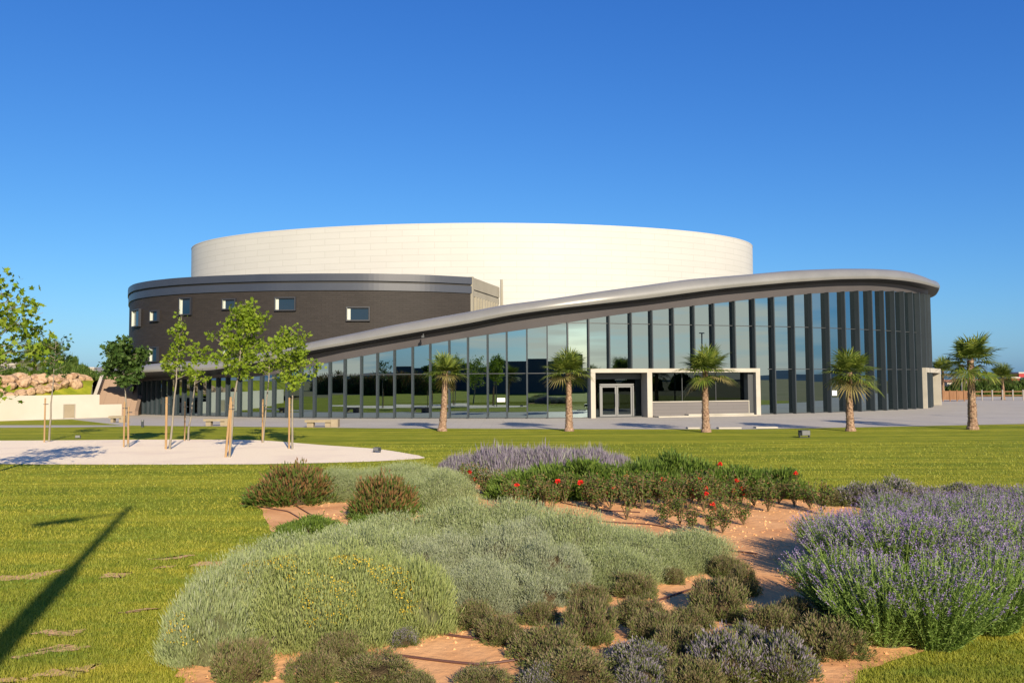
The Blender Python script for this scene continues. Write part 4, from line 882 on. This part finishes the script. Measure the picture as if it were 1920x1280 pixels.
# ---- tall lavender
def lavender(seed,n=620,ff=.8):
    r=np.random.default_rng(seed); fol=[];fl=[]
    an=r.uniform(0,2*np.pi,n); q=np.sqrt(r.random(n)); base=np.stack([np.cos(an)*q*.20,np.sin(an)*q*.20,0*q],1)
    ln=r.uniform(.66,1.02,n)*(1-.12*q); til=q*.62+r.normal(size=n)*.09; D=np.stack([np.cos(an)*np.sin(til),np.sin(an)*np.sin(til),np.cos(til)],1)
    K=7; t=np.linspace(0,1,K); bend=r.uniform(0,.14,n)
    PT=base[:,None,:]+D[:,None,:]*(ln[:,None]*t[None,:])[:,:,None]; PT[:,:,2]-=(bend[:,None]*(t[None,:]**2)*np.sin(til)[:,None])*ln[:,None]
    PT[:,:,2]=np.maximum(PT[:,:,2],.01)
    # stems as thin ribbons
    s_=unit(np.cross(D,r.normal(size=(n,3))))*.0028
    V=np.stack([PT-s_[:,None,:],PT+s_[:,None,:]],2).reshape(-1,3); i0=(np.arange(n)*K*2)[:,None]+np.arange(K-1)[None,:]*2
    stems=(V,np.stack([i0,i0+2,i0+3,i0+1],-1).reshape(-1,4),0)
    # leaves along the lower two thirds
    m_=40; u=r.uniform(.03,.90,(n,m_))**1.0; ix=np.clip((u*(K-1)).astype(int),0,K-2); fr_=u*(K-1)-ix
    A=PT[np.arange(n)[:,None],ix]; Bq=PT[np.arange(n)[:,None],ix+1]; P_=(A+(Bq-A)*fr_[:,:,None]).reshape(-1,3); DD=np.repeat(D,m_,0)
    Dl=unit(DD*.9+r.normal(size=(n*m_,3))*.5); fol=leaves(P_,Dl,r.uniform(.03,.06,n*m_)*np.repeat(1.0,n*m_),.0085,r)
    # flower spikes at the tip: tight whorls
    hs_=r.random(n)<ff; tip=PT[hs_,-1]; Dt=D[hs_]; k=12; v=np.linspace(-.075,.025,k)
    P2=(tip[:,None,:]+Dt[:,None,:]*v[None,:,None]).reshape(-1,3); Df=unit(np.repeat(Dt,k,0)*.7+r.normal(size=(len(P2),3))*.55); fl=leaves(P2,Df,r.uniform(.014,.024,len(P2)),.011,r)
    cV,cF,_=core(seed,.1,.8); cV=cV*np.array([.2,.2,.42])
    return mesh('lavender_foliage',[stems,fol,(cV,cF,1)],[M['lavleaf'],M['core']]),mesh('lavender_flowers',[fl],M['lavfl'])
LV=[lavender(300,ff=.5),lavender(301,ff=.55),lavender(302,ff=.95),lavender(303,ff=.98)]
LP=[(1585,1165),(1655,1205),(1750,1212),(1850,1185),(1950,1150),(1600,1095),(1685,1105),(1775,1105),(1870,1090),(1980,1075),(1560,1050),(1640,1040),(1730,1035),(1820,1030),(1915,1025),(2010,1015),(1670,995),(1760,990),(1850,985),(1940,980)]
labs=rank_labels(LP,lambda s_:s_[0],lambda s_:'front' if s_[1]>1140 else 'second' if s_[1]>1060 else 'third' if s_[1]>1000 else 'rear',lambda rn,k:f'tall purple flowered lavender in the {rn} row of the big clump, {k}')
for i,(x,y) in enumerate(LP):
    p=at(x,y); lv=LV[(0 if y>1120 else 2)+i%2]; o=ob('tall_lavender',lv[0],loc=(p[0],p[1],.008),rz=pr.uniform(0,6)); s_=pr.uniform(.86,1.04)*(.96 if y>1060 else .84 if y>1000 else .70); o.scale=(s_*1.12,s_*1.12,s_); tag(o,labs[i],'lavender','tall lavender plants at the right of the bed'); ob('flowers',lv[1],o)
# ---- roses
def rose(seed,nfl):
    r=np.random.default_rng(seed); st=[];LPt=[];fl=[]
    for b in range(9):
        a=r.uniform(0,6.3); t=r.uniform(.1,.5); L_=r.uniform(.42,.72); e_=np.array([math.cos(a)*math.sin(t),math.sin(a)*math.sin(t),math.cos(t)])*L_; mid=e_*.5+r.normal(size=3)*.03
        st.append(tube([[0,0,0],mid,e_],[.008,.006,.004],5))
        for s_ in range(3):
            q=mid+(e_-mid)*r.uniform(-.2,1); a2=r.uniform(0,6.3); g=q+np.array([math.cos(a2)*.1,math.sin(a2)*.1,r.uniform(.03,.14)]); st.append(tube([q,g],[.004,.003],4)); LPt+=[q+(g-q)*k for k in r.random(9)]
            if b*3+s_<nfl: fl.append(g)
        LPt+=[mid+(e_-mid)*k for k in r.random(14)]; LPt+=[e_*k for k in r.uniform(.25,.6,4)]
    P=np.array(LPt)+r.normal(size=(len(LPt),3))*.035; D=unit(r.normal(size=P.shape)+[0,0,.2]); m_=r.random(len(P))<.33
    fo=mesh('rose_foliage',[leaves(P[~m_],D[~m_],.055*r.uniform(.7,1.2,(~m_).sum()),.034,r,0),leaves(P[m_],D[m_],.05,.028,r,1)],[M['dgreen'],M['redtip']])
    pet=[]
    for g in fl:
        n_=26; D=unit(r.normal(size=(n_,3))+[0,0,.5]); pet.append(mesh('bloom',[leaves(np.repeat(g[None],n_,0)+D*.012,D,r.uniform(.032,.055,n_),.045,r)],M['rose']))
    return mesh('rose_stems',st,M['rosestem']),fo,pet
RS=[rose(400+i,nf) for i,nf in enumerate((0,1,2,0,3,0,1))]
RL=[(885,925,2),(910,930,0),(935,925,3),(960,950,1),(1000,940,0),(1060,945,1),(1120,955,0),(1160,940,4),(1190,950,2),(1250,950,0),(1280,945,3),(1310,945,1),(1335,950,6),(1360,945,0),(990,962,0),(1020,948,3),(1035,960,5),(1075,935,3),(1105,950,1),(1130,945,0),(1145,955,2),(1175,975,5),(1180,945,0),(1205,955,3),(1228,945,1),(1240,985,0),(1262,962,3),(1290,955,4),(1300,1000,0),(1320,960,2),(1335,1003,6),(1345,975,4),(1370,962,1),(1390,945,4),(1415,950,0),(1440,960,3),(1460,945,0),(1490,950,6),(1520,955,0),(1355,1000,3),(1395,985,0),(870,912,1),(1275,985,5),(1540,965,5)]
def rown(y): return 'front' if y>=984 else 'second' if y>=958 else 'third' if y>=944 else 'back'
labs=rank_labels(RL,lambda s_:s_[0],lambda s_:(rown(s_[1])),lambda rn,k:f'rose bush in the {rn} row of the rose patch, {k}')
for i,(x,y,v) in enumerate(RL):
    p=at(x,y); r_=empty('rose_bush',(p[0],p[1],.008),pr.uniform(0,6)); s_=pr.uniform(.82,1.12)*(.78 if y>980 else 1.0); r_.scale=(s_,s_,s_*(.95)); tag(r_,labs[i],'rose bush','rose bushes in the bed')
    a,b,c=RS[v]; ob('stems',a,r_); ob('foliage',b,r_)
    for bm_ in c: ob('bloom',bm_,r_)
# soil clods and dry litter
n=14000; X=rng.uniform(-4,7,n); Y=rng.uniform(5.5,20,n); ok=inpoly(X,Y,bedP); X,Y=X[ok],Y[ok]; n=len(X)
tet=np.array([[1,0,0],[-.5,.86,0],[-.5,-.86,0],[0,0,.9]]); sz=.004+.03*rng.random(n)**4; A=rng.uniform(0,6,n)
Vc=np.stack([X[:,None]+sz[:,None]*(np.cos(A)[:,None]*tet[None,:,0]-np.sin(A)[:,None]*tet[None,:,1]),Y[:,None]+sz[:,None]*(np.sin(A)[:,None]*tet[None,:,0]+np.cos(A)[:,None]*tet[None,:,1]),.008+sz[:,None]*tet[None,:,2]],-1).reshape(-1,3)
i0=np.arange(n)*4; Fq=np.concatenate([np.stack([i0,i0+1,i0+3],1),np.stack([i0+1,i0+2,i0+3],1),np.stack([i0+2,i0,i0+3],1)])
tag(obj('soil_crumbs',[(Vc,Fq,0)],M['soil']),'crumbs of dry orange soil scattered over the planting bed','soil crumbs',kind='stuff')
# drip hoses
HS=[[(745,1232),(830,1243),(900,1250),(975,1240)],[(800,1185),(850,1195),(910,1202),(960,1215)],[(490,952),(540,960),(565,975)],[(555,950),(580,965),(600,975)],[(770,968),(800,975),(850,976)],[(790,950),(830,962),(870,970)],[(1380,1085),(1300,1105),(1200,1140),(1080,1155),(980,1165)],[(1065,968),(1130,980),(1230,985),(1300,1005)],[(1060,945),(1120,958),(1200,962)],[(1250,1015),(1330,1030),(1420,1040)]]
hl=['lowest drip hose at the front of the bed','drip hose just right of the yellow budded mound','drip hose at the left tip of the bed','short drip hose below the reddish corner bush','drip hose right of the second reddish bush','drip hose behind the back santolina mounds','long drip hose between the low bushes','drip hose below the rose patch','drip hose under the middle roses','drip hose running toward the tall lavender']
for h_,lb in zip(HS,hl):
    P=np.array([at(x,y) for x,y in h_]); t=np.linspace(0,len(P)-1,24); Q=np.stack([np.interp(t,np.arange(len(P)),P[:,k]) for k in range(3)],1); 
    for k in (0,1): Q[2:-2,k]=(Q[:-4,k]+Q[1:-3,k]+Q[2:-2,k]+Q[3:-1,k]+Q[4:,k])/5
    Q[:,2]=.022; o=obj('drip_hose',[tube(Q,.012,6)],M['hose'],smooth=True); tag(o,lb,'hose','drip hoses on the soil')

# ================================================================== SMALL THINGS
def bench(x0,x1,y,lab_):
    a=at(x0,y);b=at(x1,y); L_=b[0]-a[0]; root=empty('stone_bench',(a[0],a[1],0)); tag(root,lab_,'bench','low stone benches on the plaza')
    obj('seat_slab',[box(0,L_*.78,0,.5,.28,.42)],M['bench'],root); obj('end_block',[box(L_*.785,L_,-.02,.52,0,.44)],M['bench'],root); obj('support',[box(.1,L_*.25,.1,.45,0,.278)],M['bench'],root); obj('support',[box(L_*.6,L_*.782,.1,.45,0,.278)],M['bench'],root)
bench(571,632,801,'low stone bench nearest the middle of the glass front'); bench(381,430,798.5,'low stone bench behind the tallest young tree'); bench(203,232,792,'low stone bench by the end of the white wall')
b=at(267,800.5); r_=empty('bollard_light',tuple(b)); tag(r_,'small grey bollard light on the plaza edge at the left','bollard'); obj('post',[tube([[0,0,0],[0,0,.33]],.07,10)],M['fin'],r_); obj('cap',[tube([[0,0,.33],[0,0,.42]],.09,10),capf((0,0,.42),.09,10)],M['alu'],r_)
def spot(x,y,s_,lab_,rz):
    b=at(x,y); r_=empty('ground_spotlight',tuple(b),rz); tag(r_,lab_,'spotlight','spotlights on the lawn'); r_.scale=(s_,)*3
    obj('housing',[box(-.22,.22,-.14,.14,.10,.34)],M['dark'],r_); obj('glass_front',[box(-.2,.2,-.16,-.142,.12,.32)],M['alu'],r_); obj('bracket',[box(-.26,-.23,-.05,.05,0,.24),box(.23,.26,-.05,.05,0,.24),box(-.26,.26,-.08,.08,0,.02)],M['dark'],r_)
spot(1508,820,.95,'grey box spotlight on the open lawn near the fourth palm',.25); spot(707,848,.55,'small black spotlight on the tip of the gravel bed',-.5); spot(146,822,.45,'small pale spotlight beside the sparse young tree',.3)
for k,(x0,x1,y) in enumerate(((1290,1313,803.5),(1348,1392,803.5),(1418,1460,802.5))):
    a=at(x0,y);b=at(x1,y); o=obj('edge_slab',[box(0,b[0]-a[0],0,.5,-.02,.07)],M['concrete'],loc=tuple(a)); tag(o,('small white slab left of the third palm','white slab just right of the third palm','white slab farthest right on the lawn edge')[k],'slab','white slabs on the lawn edge')
# big lamp post outside the frame at the left that throws the long shadow
tip=at(244,950)[:2]; hL=9.5; ls=hL/math.tan(EL); lb_=tip+SD*ls
lp=empty('street_lamp',(lb_[0],lb_[1],0)); tag(lp,'tall lamp post whose long shadow crosses the left lawn','street lamp')
obj('post',[tube([[0,0,0],[0,0,hL-2.65],[0,0,hL-2.5],[0,0,hL]],[.19,.14,.085,.07],14)],M['dark'],lp,smooth=True)
av=at(80,978)[:2]-at(240,956)[:2]; obj('arm',[tube([[0,0,hL-.35],[av[0]*.62,av[1]*.62,hL-.35]],[.035,.05],8)],M['dark'],lp)
hd=av*.78; un=unit(av); pn=np.array([-un[1],un[0]]); obj('lamp_head',[obox([hd[0],hd[1],hL-.35],[un[0]*.4,un[1]*.4,0],[pn[0]*.13,pn[1]*.13,0],[0,0,.06])],M['dark'],lp)
# second post far right whose thin shadow lies on the plaza
for (xt,yt_,lb) in ((1607,783.5,'slim lamp post out of view whose shadow crosses the plaza behind the fourth palm'),(1758,778.5,'slim lamp post out of view whose shadow crosses the plaza by the tallest palm')):
    tip=at(xt,yt_)[:2]; h_=7.5; q=tip+SD*h_/math.tan(EL)
    # keep it outside the picture
    r_=empty('slim_lamp_post',(q[0],q[1],0))
    if abs(q[0]/max(q[1],.1))<.66: bpy.data.objects.remove(r_); continue
    tag(r_,lb,'street lamp','slim lamp posts right of the photo'); obj('post',[tube([[0,0,0],[0,0,h_]],.07,8)],M['dark'],r_); obj('lamp_head',[box(-.3,.3,-.12,.12,h_,h_+.1)],M['alu'],r_)

# ================================================================== BACKGROUND
def shrubs(L_,lab_,grp,Y0,zb=0.,ms=SHR,seed=1):
    r=np.random.default_rng(seed); names=rank_labels(L_,lambda q:q[0],lambda q:0,lambda rn,k:f'{lab_}, {k}')
    for i,(cx,yt,w_) in enumerate(L_):
        Y=Y0+r.normal()*1.2; p=dep(cx,715,Y); h=dep(cx,yt,Y)[2]-zb; rx=w_/2/F*Y; o=ob('shrub',ms[i%len(ms)],loc=(p[0],Y,zb),rz=r.uniform(0,6)); o.scale=(rx,rx,max(h,.3)/.9); tag(o,names[i],'shrub',grp)
shrubs([(1782,722,30),(1800,716,30),(1820,718,34),(1838,714,34),(1858,720,34),(1876,716,30),(1898,712,36),(1915,716,34),(1935,712,40)],'distant green shrub beyond the right end of the plaza','distant shrubs at the right',112,seed=2)
shrubs([(10,690,44),(38,692,40),(66,694,36),(88,688,38),(112,676,38),(132,668,34),(122,690,44),(152,688,38),(168,694,30),(200,686,34),(-20,690,44)],'green shrub on the left terrace above the rocks','shrubs on the left terrace',69,2.7,seed=3)
def house(cx0,cx1,yt,Y,m_,lab_,roof=True,zb=0.,win=3):
    a=dep(cx0,715,Y);b=dep(cx1,715,Y); zt=dep((cx0+cx1)/2,yt,Y)[2]; w_=b[0]-a[0]; root=empty('house',(a[0],Y,zb)); tag(root,lab_,'house','houses on the skyline'); h=zt-zb; hw=h*(.8 if roof else 1)
    obj('wall',[box(0,w_,0,8,0,hw)],M[m_],root)
    if roof:
        V=np.array([[-.3,-.3,hw],[w_+.3,-.3,hw],[w_+.3,8.3,hw],[-.3,8.3,hw],[w_*.25,4,h],[w_*.75,4,h]]); obj('roof',[(V,np.array([[0,1,5,4]]),0),(V,np.array([[2,3,4,5]]),0),(V,np.array([[1,2,5]]),0),(V,np.array([[3,0,4]]),0),(V,np.array([[0,3,2,1]]),0)],M['terracotta'],root)
    else: obj('parapet',[box(-.1,w_+.1,-.1,8.1,hw,hw+.3)],M['house'],root)
    for i in range(win):
        x=w_*(i+.5)/win; f_=obj('window',[box(x-.5,x+.5,-.05,-.002,hw*.5,hw*.78)],M['winframe'],root); obj('pane',[box(x-.4,x+.4,-.06,-.051,hw*.53,hw*.75)],M['winglass'],f_)
house(1776,1800,711,150,'house','white house with an orange roof right of the side portal'); house(1812,1842,708,165,'house','pale house behind the trunk of the tallest palm'); house(1852,1878,709,170,'house','small white house between the two right palms'); house(1896,1912,709,160,'redhouse','red walled house near the right edge',False); house(1911,1935,700,165,'redhouse','taller red house with white parapet at the right edge',False)
house(-30,14,676,150,'greyhouse','grey block at the left edge behind the shrubs',False,2.0); house(17,38,684,150,'greyhouse','narrow brown grey block at the left',False,2.0); house(142,176,667+24,160,'house','pale building on the skyline left of the stairs',False,2.0); house(92,110,680,155,'house','pale house behind the two terrace palms',True,2.0)
# timber fence right, post row
a=at(1768,752);b=at(1817,751.5); fb=empty('timber_fence',tuple(a)); tag(fb,'brown timber fence beyond the plaza beside the side portal','fence')
Lf=b[0]-a[0]; obj('boards',[box(0,Lf,0,.06,.15,1.15)],M['timber'],fb)
for i in range(5): obj('fence_post',[box(i*Lf/4-.06,i*Lf/4+.06,-.05,-.002,0,1.25)],M['timber'],fb)
a=at(1822,750.5);b=at(1960,749); fb=empty('rail_fence',tuple(a)); tag(fb,'low open post and rail fence beyond the plaza at the right','fence'); Lf=b[0]-a[0]
obj('rail',[box(0,Lf,0,.06,.95,1.05)],M['timber'],fb); obj('rail',[box(0,Lf,0,.06,.5,.6)],M['timber'],fb)
for i in range(9): obj('fence_post',[box(i*Lf/8-.07,i*Lf/8+.07,-.06,-.002,0,1.2)],M['greyhouse'],fb)
p=at(1804,748); r_=empty('park_lamp',tuple(p)); tag(r_,'dark park lamp left of the tallest palm','street lamp'); obj('post',[tube([[0,0,0],[0,0,4.0]],.08,8)],M['alu'],r_); obj('lamp_head',[tube([[0,0,3.2],[0,0,4.3]],[.22,.3],10),capf((0,0,4.3),.3,10)],M['dark'],r_)

# ---- what stands behind the photographer and shows mirrored in the glass
bb=empty('office_block',(5,-58,0)); tag(bb,'dark low office block opposite, mirrored in the glass front','building')
obj('wall',[box(-70,-40,-12,0,0,5.8)],M['dark'],bb); obj('wall',[box(-39.9,26,-12,0,0,7.0)],M['dark'],bb); obj('wall',[box(26.1,42,-10,1.0,0,8.2)],M['fascia'],bb)
f_=obj('window',[box(33,38,1.002,1.05,3,5.6)],M['winframe'],bb); obj('pane',[box(33.2,37.8,1.051,1.06,3.15,5.45)],M['winglass'],f_)
obj('wall',[box(42.1,56,-8,0,0,4.6)],M['dark'],bb)
ROW=[(-122+i*6,-44-(i%3)*1.2) for i in range(13)]+[(64+i*7,-60-(i%2)*3) for i in range(7)]
for i,(x,y) in enumerate(ROW):
    o=ob('tall_shrub',[RED,SHR][i>12][i%2],loc=(x,y,0),rz=i); o.scale=((6.5,5,8.3) if i<=12 else (3.2,3.2,4.0)); tag(o,(f'russet tall shrub mirrored at the left of the glass, {ords[i]} in its row' if i<=12 else f'green tree mirrored at the right of the glass, {ords[i-13]} in its row'),'shrub','tall shrubs mirrored in the glass')
an=np.linspace(math.radians(182),math.radians(358),120); r=np.random.default_rng(9); hh_=16+13*np.sin(an*3+1)+6*np.sin(an*9)+3*np.sin(an*23)
V=[]
for a_,h_ in zip(an,hh_):
    for rr2,z in ((1500,-1),(1650,h_*.5),(1800,max(h_,4)),(2100,-1)): V.append([rr2*math.cos(a_),rr2*math.sin(a_),z])
V=np.array(V); tag(obj('hills',[(V,grid(V,120,4),0)],M['hill'],smooth=True),kind='structure')
